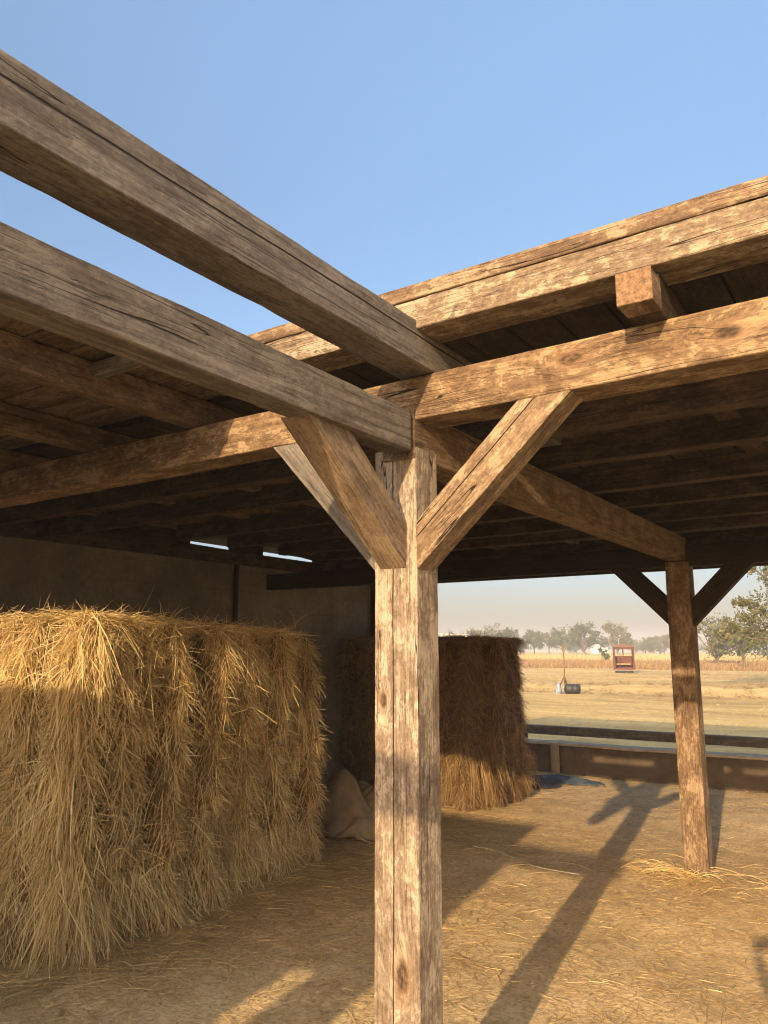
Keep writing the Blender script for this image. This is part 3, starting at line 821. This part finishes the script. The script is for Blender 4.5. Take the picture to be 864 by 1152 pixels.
# ================================================================== low mud wall and rail
mw = empty('low_mud_wall', (-1, 7.8, 0)); tag(mw, 'low brown mud wall with a pale top running along the back of the shed', 'wall')
def rough_box(name, x0, x1, y0, y1, z0, z1, mat, parent, step=.08, jit=.012):
    """subdivided box with a worn surface"""
    bm_V = []; idx = {}; Fc = []
    def vid(x, y, z):
        k = (round(x, 4), round(y, 4), round(z, 4))
        if k not in idx:
            q = Vector((x * 2.2, y * 2.2, z * 2.2))
            d = noise.noise_vector(q) * jit + noise.noise_vector(q * 4) * jit * .5
            idx[k] = len(bm_V); bm_V.append((x + d.x - parent.location.x, y + d.y - parent.location.y, z + d.z - parent.location.z))
        return idx[k]
    def grid(a, b, n1, n2, f):
        for i in range(n1):
            for j in range(n2):
                Fc.append((vid(*f(i / n1, j / n2)), vid(*f((i + 1) / n1, j / n2)), vid(*f((i + 1) / n1, (j + 1) / n2)), vid(*f(i / n1, (j + 1) / n2))))
    nx_ = max(1, int((x1 - x0) / step)); ny2 = max(1, int((y1 - y0) / step)); nz2 = max(1, int((z1 - z0) / step))
    X = lambda t: x0 + (x1 - x0) * t; Y = lambda t: y0 + (y1 - y0) * t; Z = lambda t: z0 + (z1 - z0) * t
    grid(0, 0, nx_, nz2, lambda s, t: (X(s), y0, Z(t))); grid(0, 0, nx_, nz2, lambda s, t: (X(1 - s), y1, Z(t)))
    grid(0, 0, ny2, nz2, lambda s, t: (x1, Y(s), Z(t))); grid(0, 0, ny2, nz2, lambda s, t: (x0, Y(1 - s), Z(t)))
    grid(0, 0, nx_, ny2, lambda s, t: (X(s), Y(t), z1))
    return link_mesh(name, mesh_from(bm_V, Fc, True), mat, parent)
mud = simple('mud_brick', (.125, .095, .066), (.07, .052, .036), 5, .95, .8, .02, 8)
capm = simple('lime_cap', (.40, .34, .25), (.26, .21, .15), 9, .9, .4)
rough_box('wall_section', -6.5, -2.66, 7.72, 8.02, -.1, .345, mud, mw)
rough_box('wall_section', -2.56, 9.0, 7.70, 8.02, -.1, .352, mud, mw)
rough_box('joint_block', -2.665, -2.555, 7.67, 8.0, -.1, .375, simple('joint_stone', (.30, .23, .15), (.2, .15, .1), 8), mw)
rough_box('wall_cap', -6.5, 9.0, 7.685, 7.93, .348, .378, capm, mw, jit=.008)
rl = empty('feed_rail', (-1, 8.15, 0)); tag(rl, 'long dark timber rail laid along the back of the low mud wall', 'rail')
beam('rail', (-7, 8.2, .48), (9, 8.2, .50), .12, .115, wood('rail_timber', dark=(.04, .032, .026), mid=(.10, .08, .062), light=(.19, .16, .13), patch=.4), rl, seg=.2, jit=.006)
for x in (-5.6, -3.3, -1.0, .9 + .2, 3.4): beam('block', (x - .06, 8.2, .41), (x + .06, 8.2, .41), .1, .05, M['dark'], rl)
for x in (-5.6, -3.3, -1.0, 1.1, 3.4): boxes('support', [(x - .06, x + .06, 8.14, 8.26, -.1, .386)], mud, rl)

# ================================================================== FIELD THINGS
def pipe_mesh(segs):
    V = []; F = []
    for pts, r in segs:
        v, f = tube(None, pts, r, None); o_ = len(V); V += v; F += [tuple(i + o_ for i in q) for q in f]
    return V, F
# red booth on the field
booth = empty('red_booth', (-15.1, 51.0, 0), math.radians(20)); tag(booth, 'small rusty red metal booth with open windows standing out on the field', 'booth')
redm = simple('rusty_red', (.085, .022, .015), (.04, .015, .011), 3, .6, .2)
def lp(name, lst, mat, bev=.01):
    V = []; F = []
    for b_ in lst:
        v, f = box(*b_); o_ = len(V); V += v; F += [tuple(i + o_ for i in q) for q in f]
    o = link_mesh(name, mesh_from(V, F), mat, booth)
    if bev: m = o.modifiers.new('b', 'BEVEL'); m.width = bev
    return o
w, dp, h = .62, .5, 1.72
for sx in (-1, 1):
    for sy in (-1, 1):
        lp('corner_post', [(sx * w - .055, sx * w + .055, sy * dp - .05, sy * dp + .05, .2, h)], redm)
lp('side_panel', [(-w + .04, -w + .07, -dp, dp, .22, 1.15)], redm); lp('side_panel', [(w - .07, w - .04, -dp, dp, .22, 1.15)], redm)
lp('front_rail', [(-w, w, -dp - .02, -dp + .03, 1.58, 1.72)], redm); lp('front_rail', [(-w, w, -dp - .02, -dp + .03, .22, .34)], redm)
lp('back_panel', [(-w, w, dp - .05, dp - .01, .22, 1.12)], simple('faded_red', (.13, .045, .025), (.06, .022, .014), 2.5))
lp('mullion', [(-.035, .035, dp - .04, dp, 1.12, 1.6)], redm); lp('mullion', [(-.3, -.24, -.1, 0, .3, 1.1)], redm)
lp('seat', [(-.5, .45, -.1, .4, .55, .62)], simple('tan_seat', (.45, .3, .16)))
lp('floor_tray', [(-w - .03, w + .03, -dp - .12, dp, .16, .225)], simple('pale_floor', (.25, .2, .15)))
lp('chassis', [(-w + .05, w - .05, -dp, dp, .0, .155)], simple('black_metal', (.03, .03, .03)))
# domed roof
V = []; F = []; NN = 10
for i in range(NN + 1):
    t = -1 + 2 * i / NN; z = h + .02 + .17 * (1 - t * t) ** .8
    for y in (-dp - .1, dp + .08):
        V.append((t * (w + .1), y, z)); 
for i in range(NN): F.append((2 * i, 2 * i + 2, 2 * i + 3, 2 * i + 1))
F.append(tuple(range(0, 2 * NN + 2, 2))[::-1]); F.append(tuple(range(1, 2 * NN + 2, 2))); F.append((0, 1, 2 * NN + 1, 2 * NN))
link_mesh('roof', mesh_from(V, F), simple('brown_roof', (.16, .08, .055), (.10, .05, .035), 4), booth)

# black drum with pole and blue bags
drum = empty('black_drum', (-8.98, 25.15, gz(-8.98, 25.15)), math.radians(34)); drum.scale = (.64, .84, .84); tag(drum, 'black drum lying on its side on the stubble field', 'drum')
blk = simple('black_plastic', (.035, .035, .04), (.018, .018, .02), 6, .5, .1)
V = []; F = []; S = 24; prof = [(-.42, 0), (-.42, .17), (-.40, .20), (-.15, .205), (-.13, .215), (-.10, .205), (.15, .205), (.17, .215), (.20, .205), (.40, .20), (.42, .17), (.42, 0)]
for (x, r) in prof:
    for k in range(S):
        a_ = 2 * PI * k / S; V.append((x, r * math.cos(a_), .205 + r * math.sin(a_)))
for i in range(len(prof) - 1):
    for k in range(S):
        k2 = (k + 1) % S; F.append((i * S + k, i * S + k2, (i + 1) * S + k2, (i + 1) * S + k))
link_mesh('barrel', mesh_from(V, F, True), blk, drum)
link_mesh('bung', mesh_from(*box(-.45, -.41, -.04, .04, .26, .34)), simple('grey_cap', (.2, .2, .2)), drum)
stake = empty('wooden_stake', (-9.32, 25.3, 0)); tag(stake, 'tall thin wooden stake on splayed legs standing by the black drum', 'stake')
wpole = simple('pole_wood', (.20, .12, .07), (.14, .08, .045), 9)
tube('pole', [(-9.32, 25.3, .35), (-9.31, 25.3, 1.0), (-9.33, 25.3, 1.78)], .03, wpole, stake)
for dx, dy in ((-.24, -.1), (.26, -.12), (.02, .28)): tube('leg', [(-9.32, 25.3, .62), (-9.32 + dx * .6, 25.3 + dy * .6, .3), (-9.32 + dx, 25.3 + dy, -.03)], .022, simple('leg_wood', (.12, .09, .07)), stake)
bag = cloth('blue_bag', -9.42, 24.95, .12, .12, .38, simple('blue_bag', (.04, .06, .14), (.3, .33, .38), 9, .5), 2.2, folds=1.0, edge=3.0)
tag(bag, 'bundled blue and white bag beside the wooden stake', 'bag')

# scrub and dry branches along the berm (uncountable)
parts = []
for k in range(420):
    x = random.uniform(-24, 4); y = random.choice((28.3, 26.0)) + random.gauss(0, .5); z = gz(x, y)
    n_ = random.randint(6, 14)
    P = np.tile([x, y, z], (n_, 1)) + rng.normal(0, .05, (n_, 3)); D = rng.normal(0, .8, (n_, 3)); D[:, 2] = rng.uniform(.2, 1.0, n_)
    V_, Q_ = ribbons(P, D, rng.uniform(.1, .42, n_), rng.uniform(.2, .9, n_), rng.uniform(.006, .014, n_), 5); parts.append((V_, Q_, tints(n_, 5, 0, .7)))
V, Q, T = merge(parts); o = link_mesh('dry_scrub', mesh_quads(V, Q, T), M['straw_dark']); tag(o, 'dry tangled scrub and twigs along the low bank in the field', 'scrub', kind='stuff')
# field stubble
def f_field():
    y = 8.6 + 50 * random.random() ** 1.5; x = random.uniform(-4 - y * .75, 3 + y * .12); return x, y
N = 42000; P = np.array([(*(q := f_field()), gz(*q)) for _ in range(N)])
D = rng.normal(0, .8, (N, 3)); D[:, 2] = rng.uniform(.05, .7, N)
sc = .4 + P[:, 1] / 30
M['stub'] = straw_mat('stubble_straw', [(0, (.20, .13, .05)), (.5, (.40, .29, .12)), (1, (.58, .44, .20))], .1)
V, Q = ribbons(P, D, rng.uniform(.05, .15, N) * sc, rng.uniform(0, .6, N), rng.uniform(.004, .009, N) * sc, 2)
o = link_mesh('stubble', mesh_quads(V, Q, tints(N, 2, .0, 1)), M['stub']); tag(o, 'pale dry stubble standing over the field', 'stubble', kind='stuff')
# tall dry reddish grass band
mr = straw_mat('red_brown_grass', [(0, (.14, .08, .035)), (.5, (.235, .15, .066)), (1, (.36, .26, .12))], .2)
N = 26000; y = 60 + 32 * rng.random(N); x = -10 - y * .62 + rng.random(N) * (y * .95 + 15)
P = np.stack([x, y, np.zeros(N) - .05], 1); D = rng.normal(0, .25, (N, 3)); D[:, 2] = 1
V, Q = ribbons(P, D, rng.uniform(.25, .62, N), rng.uniform(0, .3, N), rng.uniform(.05, .11, N), 2, side=np.tile([.2, 1.0, 0], (N, 1)))
o = link_mesh('tall_dry_grass', mesh_quads(V, Q, tints(N, 2)), mr); tag(o, 'band of tall reddish brown dry grass across the far field', 'grass', kind='stuff')
my = straw_mat('yellow_grass', [(0, (.26, .19, .08)), (.5, (.40, .30, .13)), (1, (.52, .41, .20))], .2)
N = 16000; y = 90 + 90 * rng.random(N); x = -20 - y * .6 + rng.random(N) * (y * .9 + 25)
P = np.stack([x, y, np.zeros(N) - .05], 1); D = rng.normal(0, .2, (N, 3)); D[:, 2] = 1
V, Q = ribbons(P, D, rng.uniform(.4, .85, N), rng.uniform(0, .3, N), rng.uniform(.12, .3, N), 2, side=np.tile([.2, 1.0, 0], (N, 1)))
o = link_mesh('yellow_grass', mesh_quads(V, Q, tints(N, 2)), my); tag(o, 'pale yellow dry grass below the distant tree line', 'grass', kind='stuff')

# ================================================================== TREES
def leaf_mat(name, c1, c2, c3):
    n = NT(name); t = n.node('ShaderNodeAttribute', attribute_name='tint').outputs['Fac']
    c = n.ramp(t, [(0, c1), (.55, c2), (1, c3)]); n.fin(c, .6, None, .3)
    tr = n.node('ShaderNodeBsdfTranslucent'); n.set(tr.inputs[0], c); mx = n.node('ShaderNodeMixShader'); mx.inputs[0].default_value = .3
    n.l.new(n.bsdf.outputs[0], mx.inputs[1]); n.l.new(tr.outputs[0], mx.inputs[2]); n.l.new(mx.outputs[0], n.n['Material Output'].inputs[0]); return n.m
lm = leaf_mat('dusty_leaves', (.035, .055, .016), (.07, .10, .03), (.13, .16, .05))
lm2 = leaf_mat('olive_leaves', (.06, .068, .026), (.12, .125, .05), (.22, .20, .09))  # leaf colour lightened to stand in for haze
barkm = simple('bark', (.15, .12, .085), (.07, .055, .04), 5, .9)
def tree(name, x, y, H, W, label, leaf, nleaf, seed, group=None, trunk_frac=.35, clumps=9, mat=None, trunk_r=None, lobes=None):
    rg = np.random.default_rng(seed)
    root = empty(name, (x, y, 0)); tag(root, label, 'tree', group)
    th = H * trunk_frac; r = trunk_r or H * .022
    segs = [([(0, 0, -.1), (.02 * H * rg.normal(), 0, th * .5), (.03 * H * rg.normal(), 0, th), (.04 * H * rg.normal(), 0, H * .7)], r)]
    cl = []
    for k in range(clumps):
        a_ = rg.uniform(0, 2 * PI); rr_ = rg.uniform(.15, 1) ** .7
        c = np.array([math.cos(a_) * rr_ * W * .38, math.sin(a_) * rr_ * W * .38, th + (H - th) * rg.uniform(.2, .88) * (1.05 - .3 * rr_)])
        cl.append((c, W * rg.uniform(.13, .24)))
        segs.append(([(0, 0, th * rg.uniform(.6, 1.1)), tuple(c * .5 + np.array([0, 0, th * .5])), tuple(c)], r * .4))
    if lobes:
        for c, rad in lobes:
            cl.append((np.array(c), rad)); segs.append(([(0, 0, th), (c[0] * .5, c[1] * .5, c[2] * .6 + th * .3), tuple(c)], r * .17))
    V, F = pipe_mesh(segs); link_mesh('trunk', mesh_from(V, F, True), barkm, root)
    per = nleaf // len(cl); PP = []; TT = []
    for c, rad in cl:
        sub = max(3, int(per / 28))
        for s_ in range(sub):
            d = rg.normal(0, 1, 3); d /= np.linalg.norm(d); cc_ = c + d * rad * rg.uniform(.3, 1.0) * np.array([1.15, 1.15, .8])
            m_ = 28; pts_ = cc_ + rg.normal(0, rad * .18, (m_, 3)); PP.append(pts_); TT.append(np.clip(rg.normal(.5, .22) + rg.normal(0, .12, m_), 0, 1))
    P = np.concatenate(PP); T = np.concatenate(TT); n_ = len(P)
    a1 = rg.normal(size=(n_, 3)); a1 /= np.linalg.norm(a1, axis=1, keepdims=True); b1_ = np.cross(a1, rg.normal(size=(n_, 3))); b1_ /= np.linalg.norm(b1_, axis=1, keepdims=True)
    s1 = (leaf * rg.uniform(.6, 1.3, n_))[:, None]; s2 = s1 * .45
    V = np.stack([P - a1 * s1, P + b1_ * s2, P + a1 * s1, P - b1_ * s2], 1).reshape(-1, 3)
    Q = np.arange(n_ * 4).reshape(-1, 4)
    link_mesh('crown', mesh_quads(V, Q, np.repeat(T, 4)), mat or lm, root)
    return root

# camera (needed to spread the tree line)
az = math.radians(34.2); pit = math.atan(154 / 870.0)
Fh = Vector((-math.sin(az), math.cos(az), 0)); Rh = Vector((math.cos(az), math.sin(az), 0))
C0 = -(Fh * 2.76 + Rh * .09) + Vector((0, 0, 1.6))
def ground_at(px, dist):   # a point dist metres out in the direction of image column px (layout aid)
    t = (px - 432) / (870 / math.cos(pit)); v = Fh + Rh * t
    return C0.x + v.x * dist, C0.y + v.y * dist
far = [  # column, distance, height, width, words
    (528, 165, 6.4, 7.5, 'low rounded'), (566, 160, 7.8, 10.5, 'broad dusty'), (601, 170, 6.3, 6.6, 'small narrow'), (618, 185, 6.0, 6.0, 'small faint'),
    (634, 165, 6.3, 9.0, 'rounded green'), (657, 155, 7.6, 8.2, 'tall forked'), (695, 160, 7.5, 8.2, 'tall round-topped'), (672, 230, 4.6, 8.0, 'low dark'),
    (735, 200, 5.0, 10.0, 'wide low'), (748, 185, 5.2, 6.0, 'squat grey-green'), (585, 210, 4.6, 9.0, 'low hedge-like'), (648, 240, 5.0, 12.0, 'broad hazy'), (715, 240, 5.0, 9.0, 'faint distant'), (510, 220, 5.5, 9.0, 'distant dusty'), (772, 210, 5, 10, 'hazy bushy')]
words = {0: 'tree directly above the right part of the darker straw stack', 1: 'tree in the tree line just right of the darker straw stack top', 2: 'tree in the tree line midway between the straw stack and the drum stake',
         3: 'tree in the tree line left of the stake top', 4: 'tree directly behind the wooden stake', 5: 'tree with a pale trunk right of the wooden stake', 6: 'tree standing right behind the red booth',
         7: 'tree by the little white house left of the booth', 8: 'tree behind the red booth to its right', 9: 'tree just left of the far post', 10: 'tree line clump above the right end of the darker straw stack',
         11: 'tree clump behind the forked tree', 12: 'tree clump just right of the red booth roof', 13: 'tree beside the pale yellow building', 14: 'tree hidden mostly behind the far post'}
for i, (px, dist, h_, w_, wd) in enumerate(far):
    x, y = ground_at(px, dist)
    tree('distant_tree', x, y, h_ * 1.0, w_ * .85, wd + ' ' + words[i], .24, 3200, 300 + i, 'trees along the field edge', trunk_frac=.18 if w_ > 7.5 else .32, clumps=10 if w_ < 9 else 14, mat=lm if i % 3 else lm2)
x, y = ground_at(805, 75); tree('field_tree', x, y, 5.0, 6.6, 'dense mid-green tree just right of the far post, in front of the distant trees', .17, 4200, 401, 'trees right of the far post', .15, 12, lm2)
x, y = ground_at(836, 60); tree('field_tree', x, y, 3.0, 2.4, 'small round tree on a thin dark trunk in the dry grass at the right', .12, 1500, 402, 'trees right of the far post', .35, 7, lm)
x, y = ground_at(862, 95); tree('field_tree', x, y, 4.5, 8.0, 'low wide grey-green tree at the right edge behind the small round tree', .2, 2500, 403, 'trees right of the far post', .15, 12, lm)
x, y = ground_at(955, 33)
def rel(px, dz, dd=0):
    a_ = ground_at(px, 33 + dd); return (a_[0] - x, a_[1] - y, dz)
tree('large_tree', x, y, 7.8, 6.5, 'large spreading olive-green tree at the right edge, its branches reaching in above the field', 0.075, 11000, 404, None, .22, 14, lm2, .15,
     lobes=[(rel(868, 4.9), .7), (rel(852, 5.1), .35), (rel(885, 4.4), .8), (rel(836, 3.55), .28), (rel(850, 3.35), .45), (rel(872, 3.5), .8), (rel(862, 2.7), .8), (rel(838, 2.85), .5), (rel(825, 2.5), .45), (rel(850, 2.1), .6), (rel(880, 2.2), .9), (rel(815, 2.2), .3), (rel(900, 3.2), .9)])
# small bush in the grass
x, y = ground_at(677, 95); tree('bush', x, y, 1.9, 2.2, 'small green bush in the dry grass left of the red booth', .12, 600, 405, None, .1, 5, lm)

# distant buildings
x, y = ground_at(507, 150)
bl = empty('pale_building', (x, y, 0), math.radians(34)); tag(bl, 'long low pale yellow building on the horizon above the darker straw stack', 'building')
link_mesh('wall', mesh_from(*box(-5, 3.2, -3, 3, 0, 3.6)), simple('cream_wall', (.62, .50, .30), (.55, .44, .27), .6), bl)
V = [(-5.4, -3.4, 3.6), (3.6, -3.4, 3.6), (3.6, 3.4, 3.6), (-5.4, 3.4, 3.6), (-5.4, 0, 4.7), (3.6, 0, 4.3)]
link_mesh('roof', mesh_from(V, [(0, 1, 5, 4), (2, 3, 4, 5), (1, 2, 5), (3, 0, 4), (0, 3, 2, 1)]), simple('cream_roof', (.60, .50, .34), (.5, .42, .28), .8), bl)
for k in range(3): link_mesh('window', mesh_from(*box(-3.6 + k * 2.4, -2.8 + k * 2.4, -3.04, -2.99, 1.2, 2.3)), simple('dark_pane', (.06, .06, .07)), bl)
x, y = ground_at(674, 215)
bl = empty('white_house', (x, y, 0), math.radians(30)); tag(bl, 'tiny white house among the far trees, left of the red booth', 'house')
link_mesh('wall', mesh_from(*box(-2, 2, -1.6, 1.6, 0, 2.1)), simple('white_wall', (.75, .72, .68), (.65, .62, .58), 1), bl)
link_mesh('roof', mesh_from([(-2.2, -1.8, 2.1), (2.2, -1.8, 2.1), (2.2, 1.8, 2.1), (-2.2, 1.8, 2.1), (-2.2, 0, 2.9), (2.2, 0, 2.9)], [(0, 1, 5, 4), (2, 3, 4, 5), (1, 2, 5), (3, 0, 4), (0, 3, 2, 1)]), simple('grey_roof', (.6, .58, .56)), bl)
link_mesh('door', mesh_from(*box(-.4, .4, -1.64, -1.59, 0, 1.6)), simple('door_grey', (.2, .18, .16)), bl)

# ================================================================== AIR, SKY, SUN, CAMERA
hz = link_mesh('haze', mesh_from(*box(-420, 420, -60, 620, -1.5, 12.0)), None or bpy.data.materials.new('air'))
hm = hz.data.materials[0]; hm.use_nodes = True; ht = hm.node_tree
ht.nodes.remove(ht.nodes['Principled BSDF']); pv = ht.nodes.new('ShaderNodeVolumePrincipled')
pv.inputs['Color'].default_value = (.89, .90, .93, 1); pv.inputs['Density'].default_value = .0018; pv.inputs['Anisotropy'].default_value = 0.0
ht.links.new(pv.outputs[0], ht.nodes['Material Output'].inputs['Volume'])
tag(hz, 'thin dusty haze hanging over the field', 'haze', kind='stuff')

SUN_EL, SUN_AZ = 17.0, 9.6     # light travels towards +Y and slightly -X
w_ = bpy.data.worlds.new('World'); scene.world = w_; w_.use_nodes = True
wt = w_.node_tree; sky = wt.nodes.new('ShaderNodeTexSky'); sky.sky_type = 'NISHITA'; sky.sun_disc = False
sky.sun_elevation = math.radians(SUN_EL)
sd = Vector((math.sin(math.radians(SUN_AZ)), -math.cos(math.radians(SUN_AZ)), 0))   # towards the sun
sky.sun_rotation = math.atan2(sd.x, sd.y)
TOSUN = Vector((sd.x * math.cos(math.radians(SUN_EL)), sd.y * math.cos(math.radians(SUN_EL)), math.sin(math.radians(SUN_EL))))
sky.air_density = 1.0; sky.dust_density = 2.0; sky.ozone_density = 2.0; sky.altitude = 100
bgn = wt.nodes['Background']; bgn.inputs[1].default_value = .15
tc = wt.nodes.new('ShaderNodeTexCoord'); sx_ = wt.nodes.new('ShaderNodeSeparateXYZ'); wt.links.new(tc.outputs['Generated'], sx_.inputs[0])
smog = wt.nodes.new('ShaderNodeValToRGB'); smog.color_ramp.interpolation = 'EASE'     # dusty lower air takes light out of the sky near the horizon
smog.color_ramp.elements[0].position = .0; smog.color_ramp.elements[0].color = (.245, .226, .26, 1)
smog.color_ramp.elements[1].position = .85; smog.color_ramp.elements[1].color = (1, 1, 1, 1)
e_ = smog.color_ramp.elements.new(.12); e_.color = (.325, .308, .345, 1); e_ = smog.color_ramp.elements.new(.42); e_.color = (.58, .59, .62, 1)
mul = wt.nodes.new('ShaderNodeMix'); mul.data_type = 'RGBA'; mul.blend_type = 'MULTIPLY'; mul.inputs[0].default_value = 1
wt.links.new(sx_.outputs[2], smog.inputs[0]); wt.links.new(sky.outputs[0], mul.inputs[6]); wt.links.new(smog.outputs[0], mul.inputs[7])
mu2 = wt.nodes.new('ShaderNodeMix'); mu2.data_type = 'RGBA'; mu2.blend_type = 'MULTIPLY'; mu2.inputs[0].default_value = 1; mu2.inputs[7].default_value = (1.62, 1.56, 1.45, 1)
wt.links.new(mul.outputs[2], mu2.inputs[6])
# sky boosted and warmed on the sun's side as added fill light
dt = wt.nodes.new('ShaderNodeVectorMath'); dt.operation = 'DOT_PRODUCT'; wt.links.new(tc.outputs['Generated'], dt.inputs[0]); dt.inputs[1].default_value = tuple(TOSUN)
sky_fill = wt.nodes.new('ShaderNodeValToRGB'); sky_fill.color_ramp.interpolation = 'EASE'
sky_fill.color_ramp.elements[0].position = .42; sky_fill.color_ramp.elements[0].color = (.40, .40, .40, 1)
sky_fill.color_ramp.elements[1].position = .95; sky_fill.color_ramp.elements[1].color = (1, .84, .66, 1)
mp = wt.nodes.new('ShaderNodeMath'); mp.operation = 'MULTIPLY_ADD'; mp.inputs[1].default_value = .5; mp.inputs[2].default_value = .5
wt.links.new(dt.outputs['Value'], mp.inputs[0]); wt.links.new(mp.outputs[0], sky_fill.inputs[0])
mu3 = wt.nodes.new('ShaderNodeVectorMath'); mu3.operation = 'SCALE'; mu3.inputs['Scale'].default_value = 2.5; wt.links.new(sky_fill.outputs[0], mu3.inputs[0])
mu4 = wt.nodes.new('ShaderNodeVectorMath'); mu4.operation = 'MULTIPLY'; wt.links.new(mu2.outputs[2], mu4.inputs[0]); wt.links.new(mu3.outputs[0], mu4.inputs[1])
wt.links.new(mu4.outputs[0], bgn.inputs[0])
sl = bpy.data.lights.new('sun', 'SUN'); sl.energy = 4.3; sl.angle = math.radians(.55); sl.color = (1.0, .72, .42)
so = bpy.data.objects.new('sun', sl); col.objects.link(so)
tosun = Vector((sd.x * math.cos(math.radians(SUN_EL)), sd.y * math.cos(math.radians(SUN_EL)), math.sin(math.radians(SUN_EL))))
so.rotation_euler = tosun.to_track_quat('Z', 'Y').to_euler(); so.location = tosun * 40

cam = bpy.data.cameras.new('camera'); cam.sensor_fit = 'VERTICAL'; cam.sensor_height = 36; cam.lens = 870 / 1152 * 36
cam.clip_end = 4000; cam.clip_start = .05
cob = bpy.data.objects.new('camera', cam); col.objects.link(cob); cob.location = C0
cob.rotation_euler = (PI / 2 + pit, 0, az); scene.camera = cob

# ================================================================== the photographer, standing behind the camera (casts the shadow at the lower right)
def skinned(name, pts, edges, rad, mat, parent, sub=2):
    me = bpy.data.meshes.new('m'); me.from_pydata([tuple(p) for p in pts], edges, []); me.update()
    o = bpy.data.objects.new(name, me); col.objects.link(o)
    sk = o.modifiers.new('skin', 'SKIN'); 
    for i, v in enumerate(me.skin_vertices[0].data if me.skin_vertices else []): pass
    if not me.skin_vertices:
        bpy.context.view_layer.objects.active = o; o.select_set(True)
    dat = me.skin_vertices[0].data
    for i, v in enumerate(dat): v.radius = (rad[i], rad[i])
    dat[0].use_root = True
    sm = o.modifiers.new('sub', 'SUBSURF'); sm.levels = sub; sm.render_levels = sub
    o.data.materials.append(mat)
    if parent: o.parent = parent
    return o
def build_person():
    px_, py_ = C0.x + Rh.x * .24 - Fh.x * .42, C0.y + Rh.y * .24 - Fh.y * .42
    root = empty('person', (px_, py_, 0), az); tag(root, 'person in a pale shirt and dark trousers standing with both arms raised, holding a phone', 'person')
    # local frame: +Y forward, +X right
    J = [(0, 0, .95), (0, .0, 1.12), (0, .0, 1.30), (0, .0, 1.42), (0, .02, 1.50), (0, .03, 1.58), (0, .045, 1.66), (0, .03, 1.73),
         (-.17, 0, 1.40), (-.25, .14, 1.24), (-.33, .31, 1.46), (-.33, .34, 1.52),
         (.17, 0, 1.40), (.18, .15, 1.24), (-.12, .32, 1.46), (-.17, .35, 1.52),
         (-.09, 0, .88), (-.11, .02, .48), (-.12, -.02, .09), (-.12, .13, .04),
         (.09, 0, .88), (.11, .02, .48), (.12, -.02, .09), (.12, .13, .04)]
    Eg = [(0, 1), (1, 2), (2, 3), (3, 4), (4, 5), (5, 6), (6, 7), (3, 8), (8, 9), (9, 10), (10, 11), (3, 12), (12, 13), (13, 14), (14, 15),
          (0, 16), (16, 17), (17, 18), (18, 19), (0, 20), (20, 21), (21, 22), (22, 23)]
    Rd = [.125, .115, .13, .11, .052, .06, .085, .07, .06, .045, .030, .034, .06, .045, .030, .034, .085, .058, .042, .035, .085, .058, .042, .035]
    skin = simple('skin', (.42, .26, .17), (.36, .22, .14), 20, .6, .1)
    body = skinned('body', J, Eg, Rd, skin, root)
    hd_ = Vector((-.30, .36, 1.56))
    for sx, hx in ((-1, -.335), (1, -.165)):      # fingers closed round the phone's edges
        for f_i, (ln, zz) in enumerate(((.055, .035), (.06, .012), (.058, -.010), (.048, -.032))):
            b_ = Vector((hx, .345, 1.545 + zz)); pts_ = [b_, b_ + Vector((-sx * -.004, .028, .004)), b_ + Vector((-sx * .018, .038, .006)), b_ + Vector((-sx * .034, .036, .004))]
            skinned('finger', pts_, [(0, 1), (1, 2), (2, 3)], [.010, .0095, .0085, .007], skin, root, 1)
        b_ = Vector((hx, .335, 1.52)); skinned('thumb', [b_, b_ + Vector((-sx * .02, -.005, .02)), b_ + Vector((-sx * .035, -.006, .035))], [(0, 1), (1, 2)], [.012, .011, .009], skin, root, 1)
    shirt_i = [0, 1, 2, 3, 8, 9, 10, 12, 13, 14]; mp_ = {k: i for i, k in enumerate(shirt_i)}
    e2 = [(mp_[a_], mp_[b_]) for a_, b_ in Eg if a_ in mp_ and b_ in mp_]
    skinned('shirt', [J[k] for k in shirt_i], e2, [Rd[k] + .014 for k in shirt_i], simple('shirt_cloth', (.5, .48, .44), (.42, .4, .36), 12), root)
    tr_i = [0, 16, 17, 18, 20, 21, 22]; mp_ = {k: i for i, k in enumerate(tr_i)}
    e3 = [(mp_[a_], mp_[b_]) for a_, b_ in Eg if a_ in mp_ and b_ in mp_]
    skinned('trousers', [J[k] for k in tr_i], e3, [Rd[k] + .018 for k in tr_i], simple('trouser_cloth', (.05, .055, .07), (.03, .035, .045), 12), root)
    skinned('hair', [(0, -.01, 1.66), (0, .0, 1.73), (0, .03, 1.765)], [(0, 1), (1, 2)], [.085, .085, .06], simple('dark_hair', (.03, .02, .015)), root)
    ph = empty('phone', tuple(C0 - Fh * .05 + Vector((0, 0, -.03))), az); tag(ph, 'dark phone held upright in both hands behind the camera', 'phone')
    v, f = box(-.078, .078, -.004, .004, -.037, .037)
    o = link_mesh('case', mesh_from(v, f), simple('phone_case', (.03, .03, .035), rough=.4), ph); m = o.modifiers.new('b', 'BEVEL'); m.width = .003
build_person()

scene.render.engine = 'CYCLES'
scene.cycles.use_denoising = True
scene.cycles.filter_width = 1.1
scene.cycles.max_bounces = 6; scene.cycles.diffuse_bounces = 4; scene.cycles.volume_bounces = 0
scene.cycles.transparent_max_bounces = 4
scene.cycles.caustics_reflective = False; scene.cycles.caustics_refractive = False
scene.view_settings.view_transform = 'Standard'; scene.view_settings.look = 'None'
scene.view_settings.exposure = 1.0; scene.view_settings.gamma = 1
